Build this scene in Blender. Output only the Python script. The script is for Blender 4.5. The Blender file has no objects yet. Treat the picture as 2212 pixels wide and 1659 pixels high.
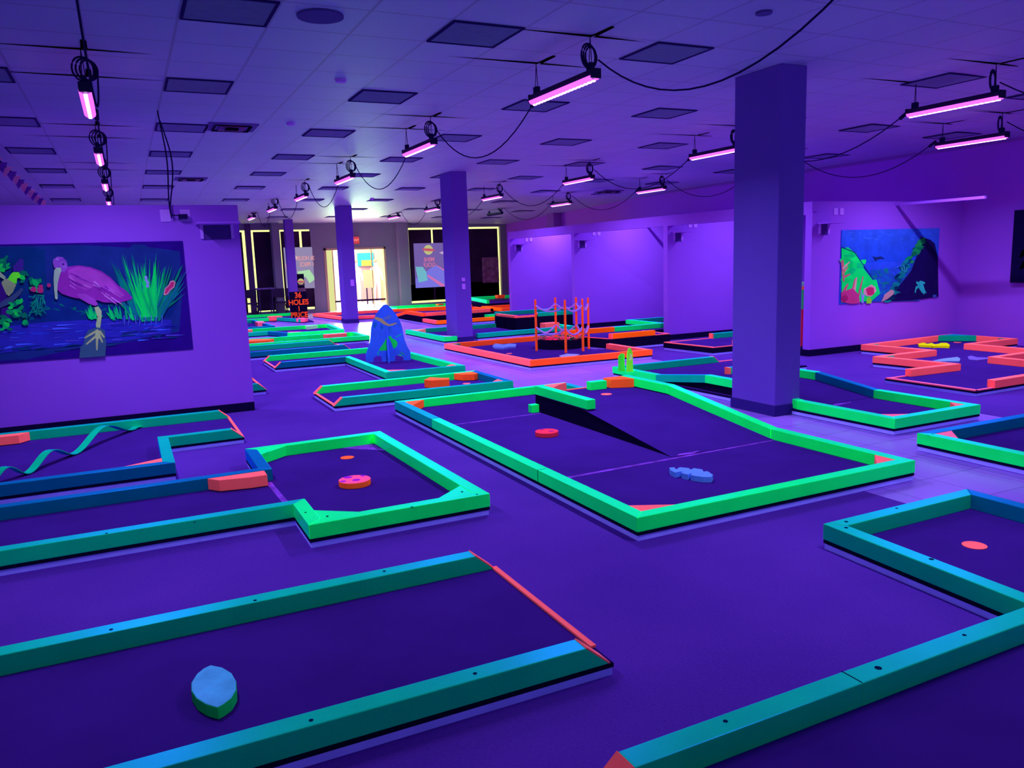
import bpy, math, random
from mathutils import Vector, Matrix
random.seed(7)
S = bpy.context.scene
COL = S.collection
PI = math.pi
# ------------------------------------------------------------ camera
CF, YAW, PIT, ROL, CH = 1711.27, 0.44714653, 0.1575258, 0.03359563, 1.65
cy, sy, cp, sp, cr, sr = math.cos(YAW), math.sin(YAW), math.cos(PIT), math.sin(PIT), math.cos(ROL), math.sin(ROL)
fwd = Vector((sy*cp, cy*cp, -sp)); rt = Vector((cy, -sy, 0)); dn = fwd.cross(rt)
RT = cr*rt + sr*dn; DN = -sr*rt + cr*dn
def ray(x, y): return RT*((x-1106)/CF) + DN*((y-829.5)/CF) + fwd
def W(x, y, z=0.0):                      # floor-plan position of a surveyed point at height z
    d = ray(x, y); t = (z-CH)/d.z
    return (d.x*t, d.y*t)
def WY(x, y, Y):                         # surveyed point on a wall plane Y = const
    d = ray(x, y); t = Y/d.y
    return (d.x*t, CH+d.z*t)
def WX(x, y, X):
    d = ray(x, y); t = X/d.x
    return (d.y*t, CH+d.z*t)
cam = bpy.data.cameras.new('camera'); co = bpy.data.objects.new('camera', cam); COL.objects.link(co)
m = Matrix((( RT.x, -DN.x, -fwd.x, 0), (RT.y, -DN.y, -fwd.y, 0), (RT.z, -DN.z, -fwd.z, CH), (0, 0, 0, 1)))
co.matrix_world = m
cam.sensor_fit = 'HORIZONTAL'; cam.sensor_width = 36; cam.lens = 36*CF/2212; cam.clip_end = 200; cam.clip_start = .05
S.camera = co
# ------------------------------------------------------------ materials
# a fluorescent paint turns the violet light it receives into its own colour: its reflectance is given per
# channel relative to the violet lamp colour
EL = (0.30, 0.36, 0.95)
def neu(r, g, b): return (r, g*.47, b)      # neutral surfaces under the hall daylight
def lin(c): c /= 255.; return c/12.92 if c <= .04045 else ((c+.055)/1.055)**2.4
def under(rgb, k=1.0): return tuple(k*lin(c)/e for c, e in zip(rgb, EL))
MATS = {}
def mat(name, rgb=None, base=None, gloss=.0, gcol=(1, 1, 1), rough=.4, emit=None, es=1.0, bump=0.0, bscale=200, noise=0.0, nscale=3.0, k=1.0):
    if name in MATS: return MATS[name]
    M = bpy.data.materials.new(name); M.use_nodes = True; nt = M.node_tree; N = nt.nodes; L = nt.links; N.clear()
    out = N.new('ShaderNodeOutputMaterial')
    if emit is not None:
        e = N.new('ShaderNodeEmission'); e.inputs[0].default_value = (*[lin(c) for c in emit], 1); e.inputs[1].default_value = es
        L.new(e.outputs[0], out.inputs[0]); MATS[name] = M; return M
    c = base if base is not None else under(rgb, k)
    d = N.new('ShaderNodeBsdfDiffuse'); d.inputs[0].default_value = (*c, 1); d.inputs[1].default_value = .5
    tc = N.new('ShaderNodeTexCoord')
    if noise > 0:
        nz = N.new('ShaderNodeTexNoise'); nz.inputs['Scale'].default_value = nscale; nz.inputs['Detail'].default_value = 5
        L.new(tc.outputs['Object'], nz.inputs['Vector'])
        mr = N.new('ShaderNodeMapRange'); mr.inputs[1].default_value = .3; mr.inputs[2].default_value = .7
        mr.inputs[3].default_value = 1-noise; mr.inputs[4].default_value = 1+noise
        L.new(nz.outputs[0], mr.inputs[0])
        vm = N.new('ShaderNodeVectorMath'); vm.operation = 'SCALE'; vm.inputs[0].default_value = c
        L.new(mr.outputs[0], vm.inputs['Scale']); L.new(vm.outputs[0], d.inputs[0])
    if bump > 0:
        nb = N.new('ShaderNodeTexNoise'); nb.inputs['Scale'].default_value = bscale; nb.inputs['Detail'].default_value = 3
        L.new(tc.outputs['Object'], nb.inputs['Vector'])
        bp = N.new('ShaderNodeBump'); bp.inputs['Strength'].default_value = bump; bp.inputs['Distance'].default_value = .01
        L.new(nb.outputs[0], bp.inputs['Height']); L.new(bp.outputs[0], d.inputs['Normal'])
    if gloss > 0:
        g = N.new('ShaderNodeBsdfGlossy'); g.inputs['Color'].default_value = (*gcol, 1); g.inputs['Roughness'].default_value = rough
        fr = N.new('ShaderNodeLayerWeight'); fr.inputs['Blend'].default_value = .35
        mm = N.new('ShaderNodeMath'); mm.operation = 'MULTIPLY'; mm.inputs[1].default_value = gloss
        L.new(fr.outputs['Fresnel'], mm.inputs[0])
        mx = N.new('ShaderNodeMixShader'); L.new(mm.outputs[0], mx.inputs[0]); L.new(d.outputs[0], mx.inputs[1]); L.new(g.outputs[0], mx.inputs[2])
        L.new(mx.outputs[0], out.inputs[0])
    else: L.new(d.outputs[0], out.inputs[0])
    MATS[name] = M; return M
RG = dict(gloss=.95, rough=.38, gcol=(.08, .66, 1.6), noise=.06, nscale=6, bump=.15, bscale=60)
green = mat('fluorescent green paint', (6, 208, 84), k=1.65, **RG)
glare_green = mat('green paint with blue glare tint', (0, 178, 128), noise=.08, nscale=5, bump=.15, bscale=60, gloss=1.0, rough=.36, gcol=(.12, .62, 2.4))  # copy of the green paint, blue glare of near rails put into its colour
teal = mat('fluorescent teal paint', (0, 165, 140), k=1.0, **RG)
blue = mat('fluorescent blue green paint', (0, 92, 145), **RG)
orange = mat('fluorescent orange paint', (255, 92, 45), gloss=.2, gcol=(1, .4, .5), rough=.5, noise=.05, nscale=6)
coral = mat('fluorescent coral paint', (255, 98, 118), gloss=.2, gcol=(1, .5, .8), rough=.5, noise=.05, nscale=6)
pink = mat('fluorescent pink paint', (255, 95, 160), gloss=.2, rough=.5)
deepor = mat('fluorescent deep orange paint', (255, 105, 20), gloss=.2, gcol=(1, .5, .2), rough=.5, noise=.05, nscale=6)
kerbm = mat('pale kerb timber', (124, 118, 255), k=1.3, noise=.08, nscale=8)
skirtm = mat('black skirt', (14, 6, 52), noise=.1)
turfm = mat('short turf', (51, 22, 138), bump=.4, bscale=700, noise=.10, nscale=2.2)
blackm = mat('black metal', (22, 12, 70), gloss=.3)
blackp = mat('black base paint', (14, 4, 60))
wallm = mat('wall paint', (122, 62, 232), noise=.03, nscale=1.2)
whitem = mat('white plastic', (150, 100, 255))
seamm = mat('worn seam tape', (105, 48, 200), noise=.5, nscale=9)
screwm = mat('screw recess', (6, 30, 80))
# ------------------------------------------------------------ mesh helpers
def obj(name, vs, fs, mt, parent=None, fm=None, smooth=False, bevel=0):
    me = bpy.data.meshes.new(name); me.from_pydata([tuple(v) for v in vs], [], fs)
    mts = mt if isinstance(mt, (list, tuple)) else [mt]
    for q in mts: me.materials.append(q)
    if fm:
        for p, i in zip(me.polygons, fm): p.material_index = i
    if smooth:
        for p in me.polygons: p.use_smooth = True
    import bmesh
    bmm = bmesh.new(); bmm.from_mesh(me)
    if all(e.is_manifold for e in bmm.edges): bmesh.ops.recalc_face_normals(bmm, faces=bmm.faces[:]); bmm.to_mesh(me)
    bmm.free(); me.update()
    o = bpy.data.objects.new(name, me); COL.objects.link(o)
    if parent is not None:
        o.parent = parent
        o.matrix_parent_inverse = Matrix.Translation(-parent.location) if parent.type == 'EMPTY' else Matrix.Identity(4)
    if bevel:
        b = o.modifiers.new('bevel', 'BEVEL'); b.width = bevel; b.segments = 2; b.limit_method = 'ANGLE'
    return o
def tag(o, label=None, cat=None, group=None, kind=None):
    if label: o['label'] = label
    if cat: o['category'] = cat
    if group: o['group'] = group
    if kind: o['kind'] = kind
    return o
def thing(name, label, cat, loc=(0, 0, 0), group=None):
    e = bpy.data.objects.new(name, None); COL.objects.link(e); e.location = loc; e.empty_display_size = .1
    return tag(e, label, cat, group)
class MB:
    def __init__(s): s.v = []; s.f = []; s.m = []
    def add(s, vs, fs, mi=0):
        n = len(s.v); s.v += [tuple(v) for v in vs]; s.f += [tuple(n+i for i in f) for f in fs]; s.m += [mi]*len(fs); return s
    def box(s, x0, x1, y0, y1, z0, z1, mi=0):
        return s.add([(x0,y0,z0),(x1,y0,z0),(x1,y1,z0),(x0,y1,z0),(x0,y0,z1),(x1,y0,z1),(x1,y1,z1),(x0,y1,z1)],
                     [(0,3,2,1),(4,5,6,7),(0,1,5,4),(1,2,6,5),(2,3,7,6),(3,0,4,7)], mi)
    def prism(s, pts, z0, z1, mi=0, mtop=None):
        n = len(pts); area = sum(pts[i][0]*pts[(i+1)%n][1]-pts[(i+1)%n][0]*pts[i][1] for i in range(n))
        if area < 0: pts = pts[::-1]
        zb = z0 if isinstance(z0, (list, tuple)) else [z0]*n
        zt = z1 if isinstance(z1, (list, tuple)) else [z1]*n
        vs = [(p[0], p[1], zb[i]) for i, p in enumerate(pts)]+[(p[0], p[1], zt[i]) for i, p in enumerate(pts)]
        s.add(vs, [tuple(range(n-1, -1, -1))]+[(i, (i+1)%n, n+(i+1)%n, n+i) for i in range(n)], mi)
        k = len(s.v)-2*n; s.f.append(tuple(k+n+i for i in range(n))); s.m.append(mi if mtop is None else mtop); return s
    def vprism(s, pts, y0, y1, mi=0):        # polygon in x,z extruded along y (y0 nearer the viewer)
        n = len(pts); area = sum(pts[i][0]*pts[(i+1)%n][1]-pts[(i+1)%n][0]*pts[i][1] for i in range(n))
        if area < 0: pts = pts[::-1]
        vs = [(p[0], y0, p[1]) for p in pts]+[(p[0], y1, p[1]) for p in pts]
        return s.add(vs, [tuple(range(n)), tuple(range(2*n-1, n-1, -1))]+[(i, n+i, n+(i+1)%n, (i+1)%n) for i in range(n)], mi)
    def tube(s, pts, r, n=8, mi=0):
        pts = [Vector(p) for p in pts]; rings = []
        for i, p in enumerate(pts):
            t = (pts[min(i+1, len(pts)-1)]-pts[max(i-1, 0)]).normalized()
            a = t.orthogonal().normalized() if abs(t.z) > .9 else t.cross(Vector((0, 0, 1))).normalized()
            b = t.cross(a)
            rr = r[i] if isinstance(r, (list, tuple)) else r
            rings.append([p+a*rr*math.cos(2*PI*k/n)+b*rr*math.sin(2*PI*k/n) for k in range(n)])
        vs = [v for q in rings for v in q]; fs = []
        for i in range(len(pts)-1):
            for k in range(n): fs.append((i*n+k, i*n+(k+1)%n, (i+1)*n+(k+1)%n, (i+1)*n+k))
        fs += [tuple(range(n-1, -1, -1)), tuple((len(pts)-1)*n+k for k in range(n))]
        return s.add(vs, fs, mi)
    def cyl(s, x, y, z0, z1, r, n=24, mi=0, r1=None):
        r1 = r if r1 is None else r1
        vs = [(x+r*math.cos(2*PI*k/n), y+r*math.sin(2*PI*k/n), z0) for k in range(n)]+[(x+r1*math.cos(2*PI*k/n), y+r1*math.sin(2*PI*k/n), z1) for k in range(n)]
        return s.add(vs, [tuple(range(n-1, -1, -1)), tuple(range(n, 2*n))]+[(k, (k+1)%n, n+(k+1)%n, n+k) for k in range(n)], mi)
    def make(s, name, mt, parent=None, smooth=False, bevel=0):
        return obj(name, s.v, s.f, mt, parent, s.m if isinstance(mt, (list, tuple)) else None, smooth, bevel)
def struct(o): o['kind'] = 'structure'; return o
# ------------------------------------------------------------ ceiling shape
def CZ(x, y): return 3.364-max(0, y-17)*.0272-max(0, x-8)*.022
# ------------------------------------------------------------ setting
def floor_mats():
    M = bpy.data.materials.new('vinyl floor tiles'); M.use_nodes = True; nt = M.node_tree; N = nt.nodes; L = nt.links; N.clear()
    out = N.new('ShaderNodeOutputMaterial'); tc = N.new('ShaderNodeTexCoord')
    br = N.new('ShaderNodeTexBrick'); br.offset = 0; br.squash = 1
    br.inputs['Scale'].default_value = 1.0; br.inputs['Brick Width'].default_value = .457; br.inputs['Row Height'].default_value = .457
    br.inputs['Mortar Size'].default_value = .004; br.inputs['Mortar Smooth'].default_value = .3
    a = under((128, 84, 236)); b = under((118, 74, 226)); c = under((84, 48, 175))
    br.inputs['Color1'].default_value = (*a, 1); br.inputs['Color2'].default_value = (*b, 1); br.inputs['Mortar'].default_value = (*c, 1)
    L.new(tc.outputs['Object'], br.inputs['Vector'])
    d = N.new('ShaderNodeBsdfDiffuse'); L.new(br.outputs[0], d.inputs[0])
    g = N.new('ShaderNodeBsdfGlossy'); g.inputs['Roughness'].default_value = .22; g.inputs[0].default_value = (1, 1, 1, 1)
    fr = N.new('ShaderNodeLayerWeight'); fr.inputs[0].default_value = .25
    mm = N.new('ShaderNodeMath'); mm.operation = 'MULTIPLY'; mm.inputs[1].default_value = .6; L.new(fr.outputs[0], mm.inputs[0])
    mx = N.new('ShaderNodeMixShader'); L.new(mm.outputs[0], mx.inputs[0]); L.new(d.outputs[0], mx.inputs[1]); L.new(g.outputs[0], mx.inputs[2])
    L.new(mx.outputs[0], out.inputs[0]); return M
tilem = floor_mats()
def carpet():
    M = bpy.data.materials.new('ribbed carpet'); M.use_nodes = True; nt = M.node_tree; N = nt.nodes; L = nt.links; N.clear()
    out = N.new('ShaderNodeOutputMaterial'); tc = N.new('ShaderNodeTexCoord')
    mp = N.new('ShaderNodeMapping'); mp.inputs['Scale'].default_value = (60, 230, 60); L.new(tc.outputs['Object'], mp.inputs[0])
    n1 = N.new('ShaderNodeTexNoise'); n1.inputs['Scale'].default_value = 1; n1.inputs['Detail'].default_value = 2; L.new(mp.outputs[0], n1.inputs[0])
    n2 = N.new('ShaderNodeTexNoise'); n2.inputs['Scale'].default_value = 1.1; n2.inputs['Detail'].default_value = 4; L.new(tc.outputs['Object'], n2.inputs[0])
    ad = N.new('ShaderNodeMath'); ad.operation = 'MULTIPLY'; ad.inputs[1].default_value = .55; L.new(n1.outputs[0], ad.inputs[0])
    a2 = N.new('ShaderNodeMath'); a2.operation = 'MULTIPLY_ADD'; a2.inputs[1].default_value = .45; L.new(n2.outputs[0], a2.inputs[0]); L.new(ad.outputs[0], a2.inputs[2])
    rp = N.new('ShaderNodeValToRGB'); rp.color_ramp.elements[0].position = .3; rp.color_ramp.elements[1].position = .7
    rp.color_ramp.elements[0].color = (*under((54, 24, 142)), 1); rp.color_ramp.elements[1].color = (*under((73, 36, 168)), 1)
    L.new(a2.outputs[0], rp.inputs[0])
    d = N.new('ShaderNodeBsdfDiffuse'); L.new(rp.outputs[0], d.inputs[0])
    bp = N.new('ShaderNodeBump'); bp.inputs['Strength'].default_value = .5; bp.inputs['Distance'].default_value = .004
    L.new(n1.outputs[0], bp.inputs['Height']); L.new(bp.outputs[0], d.inputs['Normal'])
    L.new(d.outputs[0], out.inputs[0]); return M
carpetm = carpet()
def ceilmat():
    M = bpy.data.materials.new('suspended ceiling tiles'); M.use_nodes = True; nt = M.node_tree; N = nt.nodes; L = nt.links; N.clear()
    out = N.new('ShaderNodeOutputMaterial'); tc = N.new('ShaderNodeTexCoord')
    mp = N.new('ShaderNodeMapping'); mp.inputs['Location'].default_value = (-.51, -.09, 0); L.new(tc.outputs['Object'], mp.inputs[0])
    br = N.new('ShaderNodeTexBrick'); br.offset = 0; br.squash = 1
    br.inputs['Scale'].default_value = 1.0; br.inputs['Brick Width'].default_value = .6017; br.inputs['Row Height'].default_value = .613
    br.inputs['Mortar Size'].default_value = .011; br.inputs['Mortar Smooth'].default_value = .05
    br.inputs['Color1'].default_value = (.62, .42, .80, 1); br.inputs['Color2'].default_value = (.58, .39, .76, 1); br.inputs['Mortar'].default_value = (.44, .27, .56, 1)
    L.new(mp.outputs[0], br.inputs['Vector'])
    d = N.new('ShaderNodeBsdfDiffuse'); L.new(br.outputs[0], d.inputs[0])
    nz = N.new('ShaderNodeTexNoise'); nz.inputs['Scale'].default_value = 90; L.new(tc.outputs['Object'], nz.inputs[0])
    bp = N.new('ShaderNodeBump'); bp.inputs['Strength'].default_value = .25; bp.inputs['Distance'].default_value = .01; L.new(nz.outputs[0], bp.inputs['Height'])
    L.new(bp.outputs[0], d.inputs['Normal'])
    g = N.new('ShaderNodeBsdfGlossy'); g.inputs['Roughness'].default_value = .5
    fr = N.new('ShaderNodeLayerWeight'); fr.inputs[0].default_value = .12
    mx = N.new('ShaderNodeMixShader'); L.new(fr.outputs[0], mx.inputs[0]); L.new(d.outputs[0], mx.inputs[1]); L.new(g.outputs[0], mx.inputs[2])
    L.new(mx.outputs[0], out.inputs[0]); return M
ceilm = ceilmat()
XL, YB = -7.0, 28.0
def XR(y): return 12.82+.03*(y-8.9)
b = MB(); b.box(XL, 14.5, -2.5, YB+.2, -.2, -.004)
struct(b.make('floor', tilem))
for i, (x0, x1, y0, y1) in enumerate(((XL, 4.4, -2.5, 17.4), (7.4, 13.6, -2.5, 20.0))):
    b = MB(); b.box(x0, x1, y0, y1, -.004, 0); o = struct(b.make('floor', carpetm))
xs = [XL, -3, 0, 4, 8, 10, 12, 14.5]; ys = [-2.5, 2, 7, 12, 17, 20, 24, 28.2]
vs = [(x, y, CZ(x, y)) for y in ys for x in xs]; nx = len(xs)
fs = [(j*nx+i, (j+1)*nx+i, (j+1)*nx+i+1, j*nx+i+1) for j in range(len(ys)-1) for i in range(nx-1)]
ceil = struct(obj('ceiling', vs+[(v[0], v[1], v[2]+.2) for v in vs], fs+[tuple(i+len(vs) for i in reversed(f)) for f in fs], ceilm))
# walls
uppm = mat('grey violet wall paint', (104, 62, 200), noise=.04, nscale=.8)
backm = mat('grey wall paint', base=(.36, .29, .36), noise=.03, nscale=1)
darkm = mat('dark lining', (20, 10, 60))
b = MB(); b.prism([(XL-.2, -2.5), (XL, -2.5), (XL, YB), (XL-.2, YB)], 0, 3.4); struct(b.make('wall_left', uppm))
b = MB(); y0, y1 = -2.5, YB
b.add([(XR(y0), y0, 0), (XR(y1), y1, 0), (XR(y1), y1, 3.4), (XR(y0), y0, 3.4), (XR(y0)+.2, y0, 0), (XR(y1)+.2, y1, 0), (XR(y1)+.2, y1, 3.4), (XR(y0)+.2, y0, 3.4)],
      [(3, 2, 1, 0), (4, 5, 6, 7), (0, 1, 5, 4), (2, 3, 7, 6), (0, 4, 7, 3), (1, 2, 6, 5)]); struct(b.make('wall_right', wallm))
# back wall with openings: two boarded window bays, the entrance and a second window bay
def wy(x, y): return WY(x, y, YB)
dx0, dx1, dz = wy(703, 600)[0], wy(836, 600)[0], 2.2
wl = [(wy(512, 560)[0]-.9, wy(534, 560)[0]), (wy(546, 560)[0], wy(588, 560)[0]), (wy(604, 560)[0], wy(674, 560)[0])]
wr = (wy(880, 570)[0], min(wy(1086, 570)[0], XR(28)-.25))
wtop = 2.86
b = MB(); x = XL
ops = [(a, c, .12, wtop) for a, c in wl]+[(dx0, dx1, 0, dz)]+[(wr[0], wr[1], .12, wtop)]
for (a, c, z0, z1) in ops:
    b.box(x, a, YB, YB+.2, 0, 3.2); b.box(a, c, YB, YB+.2, z1, 3.2)
    if z0 > 0: b.box(a, c, YB, YB+.2, 0, z0)
    x = c
b.box(x, 14.3, YB, YB+.2, 0, 3.2)
struct(b.make('wall_back', backm))
# partitions
PT = .13; PH = 2.34
parts = {}
def partition(name, x0, x1, y):
    b = MB(); b.box(x0, x1, y, y+PT, .1, PH); o = struct(b.make(name, wallm))
    b = MB(); b.box(x0-.012, x1, y-.012, y+PT+.012, 0, .1); struct(b.make('baseboard_'+name[5:], blackp))
    return o
partition('wall_left_partition', -5.5, 1.22, 9.5)
PX = [(9.38, 8.94), (9.24, 12.31), (9.20, 15.7), (9.33, 19.3)]
for i, (px, py) in enumerate(PX):
    partition('wall_right_partition_%d' % (i+1), px, XR(py)+.02, py)
# header beams over the partition ends and slim rails deeper in the bays
for i in range(3):
    (xa, ya), (xb, yb) = PX[i], PX[i+1]
    b = MB(); ya += PT; b.prism([(xa, ya), (xa+.14, ya), (xb+.14, yb), (xb, yb)], 2.15, PH)
    struct(b.make('trim_%d' % (i+1), wallm))
struct(MB().box(9.33, 9.47, 8.9, 8.94, 2.19, 2.33).make('trim_4', wallm))
rods = [(4.9, 8.94), (9.07, 12.31), (12.44, 15.7), (15.83, 19.3)]
for i, (ya, yb) in enumerate(rods):
    b = MB(); xe_, ye_ = W(2127, 426, 2.29)
    b.prism([(11.17, yb), (11.21, yb), ((xe_ if i == 0 else 11.17)+.04, ye_ if i == 0 else ya), (xe_ if i == 0 else 11.17, ye_ if i == 0 else ya)], 2.27, 2.31); struct(b.make('trim_%d' % (5+i), wallm))
# ceiling edge lines on the right wall
b = MB(); b.prism([(XR(-2.5)-.02, -2.5), (XR(-2.5)+.01, -2.5), (XR(28)+.01, 28), (XR(28)-.02, 28)], 3.20, 3.235); struct(b.make('trim_9', uppm))
# ------------------------------------------------------------ lamps
lensm = mat('violet led lens', emit=(225, 85, 255), es=2.2)
ledm = mat('led chip', emit=(255, 190, 255), es=6)
offm = mat('unlit lens', (30, 16, 90))
cordm = mat('black cord', (24, 10, 84))
LCOL = (.30, .36, 1.0)
LP = 70.0
def lamp(x, y, L, label, group, z=3.06, power=1.0, on=True, tilt=0.0, tint=None):
    t = thing('uv_light_bar', label, 'light fixture', (x, y, z), group)
    c = CZ(x, y)
    h = MB(); h.box(x-.035, x+.035, y-L/2, y+L/2, z-.01, z+.04)
    h.box(x-.045, x+.045, y-L/2-.015, y-L/2, z-.03, z+.045); h.box(x-.045, x+.045, y+L/2, y+L/2+.015, z-.03, z+.045)
    h.make('housing', blackm, t)
    # lens: a shallow rounded trough under the housing
    n = 6; prof = [(x+.048*math.cos(PI+PI*k/n), z-.01+.034*math.sin(PI+PI*k/n)) for k in range(n+1)]
    q = MB(); ya, yb = y-L/2, y+L/2
    q.add([(p[0], ya, p[1]) for p in prof]+[(p[0], yb, p[1]) for p in prof], [(k, k+1, n+2+k, n+1+k) for k in range(n)])
    lens_o = q.make('lens', lensm if on else offm, t)
    if on:
        q = MB(); m = 18
        pr_ = []
        for k in range(m):
            yy = ya+L*(k+.1)/m; d_s = L/m
            pr_ += [(yy, .003), (yy+d_s*.2, .014), (yy+d_s*.6, .014), (yy+d_s*.8, .003)]
        q.prism([(x+w_, v_) for v_, w_ in pr_]+[(x-w_, v_) for v_, w_ in pr_[::-1]], z-.05, z-.042)
        q.make('led_row', ledm, lens_o)
    for s in (-1, 1):
        w = MB(); yy = y+s*(L/2-.07)
        w.tube([(x-.012, yy, z+.10), (x, yy, c-.005)], .0035, 5); w.tube([(x+.012, yy, z+.10), (x, yy, c-.005)], .0035, 5)
        w.box(x-.02, x+.02, yy-.03, yy+.03, z+.04, z+.10); w.make('hanger', cordm, t)
    k = MB()
    for j, r in enumerate((.085, .078, .07)):
        cyy = y-L/2+.1+.012*j; cx = x+.02*j
        k.tube([(cx+r*.9*math.cos(a), cyy+r*.25*math.cos(a), z+.16+r*1.1*math.sin(a)) for a in [2*PI*i/20 for i in range(21)]], .008, 5)
    k.make('cable_coil', cordm, t)
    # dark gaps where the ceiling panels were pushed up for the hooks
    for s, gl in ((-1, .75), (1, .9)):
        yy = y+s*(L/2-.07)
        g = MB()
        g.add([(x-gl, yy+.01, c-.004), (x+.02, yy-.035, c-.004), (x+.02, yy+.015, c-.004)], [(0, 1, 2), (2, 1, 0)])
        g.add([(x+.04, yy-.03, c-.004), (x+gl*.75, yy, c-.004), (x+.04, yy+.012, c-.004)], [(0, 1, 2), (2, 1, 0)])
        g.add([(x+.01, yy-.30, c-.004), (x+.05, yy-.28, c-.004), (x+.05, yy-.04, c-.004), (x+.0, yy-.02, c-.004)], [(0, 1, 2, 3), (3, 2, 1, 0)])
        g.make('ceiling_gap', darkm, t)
    if on:
        l = bpy.data.lights.new('uv_light', 'AREA'); l.shape = 'RECTANGLE'; l.size = .035; l.size_y = L; l.color = tint or LCOL
        l.energy = LP*power; l.spread = math.radians(150)
        lo = bpy.data.objects.new('uv_light', l); COL.objects.link(lo); lo.location = (0, 0, -.055); lo.parent = t
        lo.rotation_euler = (0, tilt, 0)
    return t
ords = ['frontmost', 'nearest', 'second', 'third', 'fourth', 'fifth', 'sixth', 'seventh']
lamps = {}
def row(name, x, ys, L, labels, group, powers=None, on=None, tilt=0, z=3.06):
    lamps[name] = []
    for i, y in enumerate(ys):
        lamp(x, y, L, labels % ords[i], group, power=(powers[i] if powers else 1), on=(on[i] if on else True), tilt=tilt, z=z)
        lamps[name].append((x, y))
row('r1', 3.50, [2.46, 6.12, 9.78, 13.55, 17.2, 20.85, 24.4], 1.06, 'glowing violet light bar in the centre left row, %s of its row', 'light bars in the centre left ceiling row', [.58, .95, 1, 1, 1, 1, 1])
row('l1', -.13, [4.1, 7.75, 11.35, 15.0, 18.6], 1.1, 'glowing violet light bar above the bird mural wall side, %s of its row', 'light bars in the left ceiling row', [.5, .92, .95, .8, .8])
row('r2', 7.85, [1.95, 5.65, 9.35, 13.2, 17.1, 21.1, 24.6], 1.02, 'glowing violet light bar in the centre right row, %s of its row', 'light bars in the centre right ceiling row', [.35, .8, .85, .85, .85, .9, .9])
row('r3', 10.52, [3.76, 7.28, 10.9, 14.6, 18.6, 22.75], .985, 'violet light bar in the row by the right wall, %s of its row', 'light bars in the right ceiling row', on=[1, 1, 1, 1, 1, 0], powers=[.35, 1.0, .8, .8, .8, .8], z=3.02)
# sagging cords between lamps
def sag(a, b2, d, n=16): return [(a[0]+(b2[0]-a[0])*t, a[1]+(b2[1]-a[1])*t, a[2]+(b2[2]-a[2])*t-4*d*t*(1-t)) for t in [i/n for i in range(n+1)]]
rowname = {'r1': 'centre left row', 'l1': 'left row', 'r2': 'centre right row', 'r3': 'right wall row'}
pairn = ['running from the nearest light toward the viewer', 'between the nearest and second lights', 'between the second and third lights', 'between the third and fourth lights', 'between the fourth and fifth lights', 'between the fifth and sixth lights']
for k, ls in lamps.items():
    for i in range(len(ls)-1):
        (xa, ya), (xb, yb) = ls[i], ls[i+1]
        b = MB(); b.tube(sag((xa+.05, ya+.55, 3.10), (xb+.1, yb-.42, 3.20), .42), .0065, 6)
        b.tube([(xa+.05, ya+.56, 3.09), (xa+.05, ya+.66, 3.03)], .02, 6)
        tag(b.make('power_cord', cordm), 'black power cord %s of the %s' % (pairn[i], rowname[k]), 'cord', 'cords sagging between the light bars')
# extension cord dropping to the mural wall
p0 = W(340, 238, 3.364); e1 = WY(398, 467, 9.46)
b = MB()
pts = []
for i in range(15):
    t = i/14; pts.append((p0[0]+(e1[0]-.1-p0[0])*t**1.5+.03*math.sin(5*t), p0[1]+(9.44-p0[1])*t, 3.36+(e1[1]-.02-3.36)*(t**.8)))
b.tube(pts, .007, 6)
b.tube([(p[0]+.05*math.sin(PI*min(1, i/12)), p[1]-.02, p[2]+.03) for i, p in enumerate(pts[1:])]+[(e1[0], 9.44, e1[1])], .007, 6)
b.box(e1[0]-.06, e1[0]+.03, 9.41, 9.47, e1[1]-.03, e1[1]+.02)
tag(b.make('extension_cord', cordm), 'two strand dark cord hanging from the ceiling to sockets above the bird mural', 'cord')
# ceiling fittings
troff = mat('prismatic light panel', (86, 80, 176), noise=.08, nscale=14)
frm = mat('panel frame', (36, 20, 110))
n_tr = 0
for i in range(-3, 8):
    for j in range(0, 10):
        x0 = .51+1.805*i; y0 = 3.155+2.452*j
        if x0 < -4.2 or x0 > 11.8: continue
        if j == 0 and i != 0: continue
        if i >= 3 and (x0 > 12.2): continue
        if abs(x0+.3-6) < .5 and abs(y0+.3-6.2) < .8: continue
        t = thing('recessed_ceiling_light', 'square unlit light panel recessed in the tiled ceiling', 'ceiling light', (x0+.3, y0+.3, CZ(x0, y0)), 'unlit square light panels in the ceiling')
        z = CZ(x0+.3, y0+.3)-.004
        q = MB(); q.box(x0+.03, x0+.57, y0+.03, y0+.57, z-.002, z+.004); q.make('diffuser', troff, t)
        q = MB()
        for (a, c, d, e) in ((x0+.01, x0+.03, y0+.01, y0+.59), (x0+.57, x0+.59, y0+.01, y0+.59), (x0+.03, x0+.57, y0+.01, y0+.03), (x0+.03, x0+.57, y0+.57, y0+.59)): q.box(a, c, d, e, z-.008, z+.004)
        q.make('frame', frm, t); n_tr += 1
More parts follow.
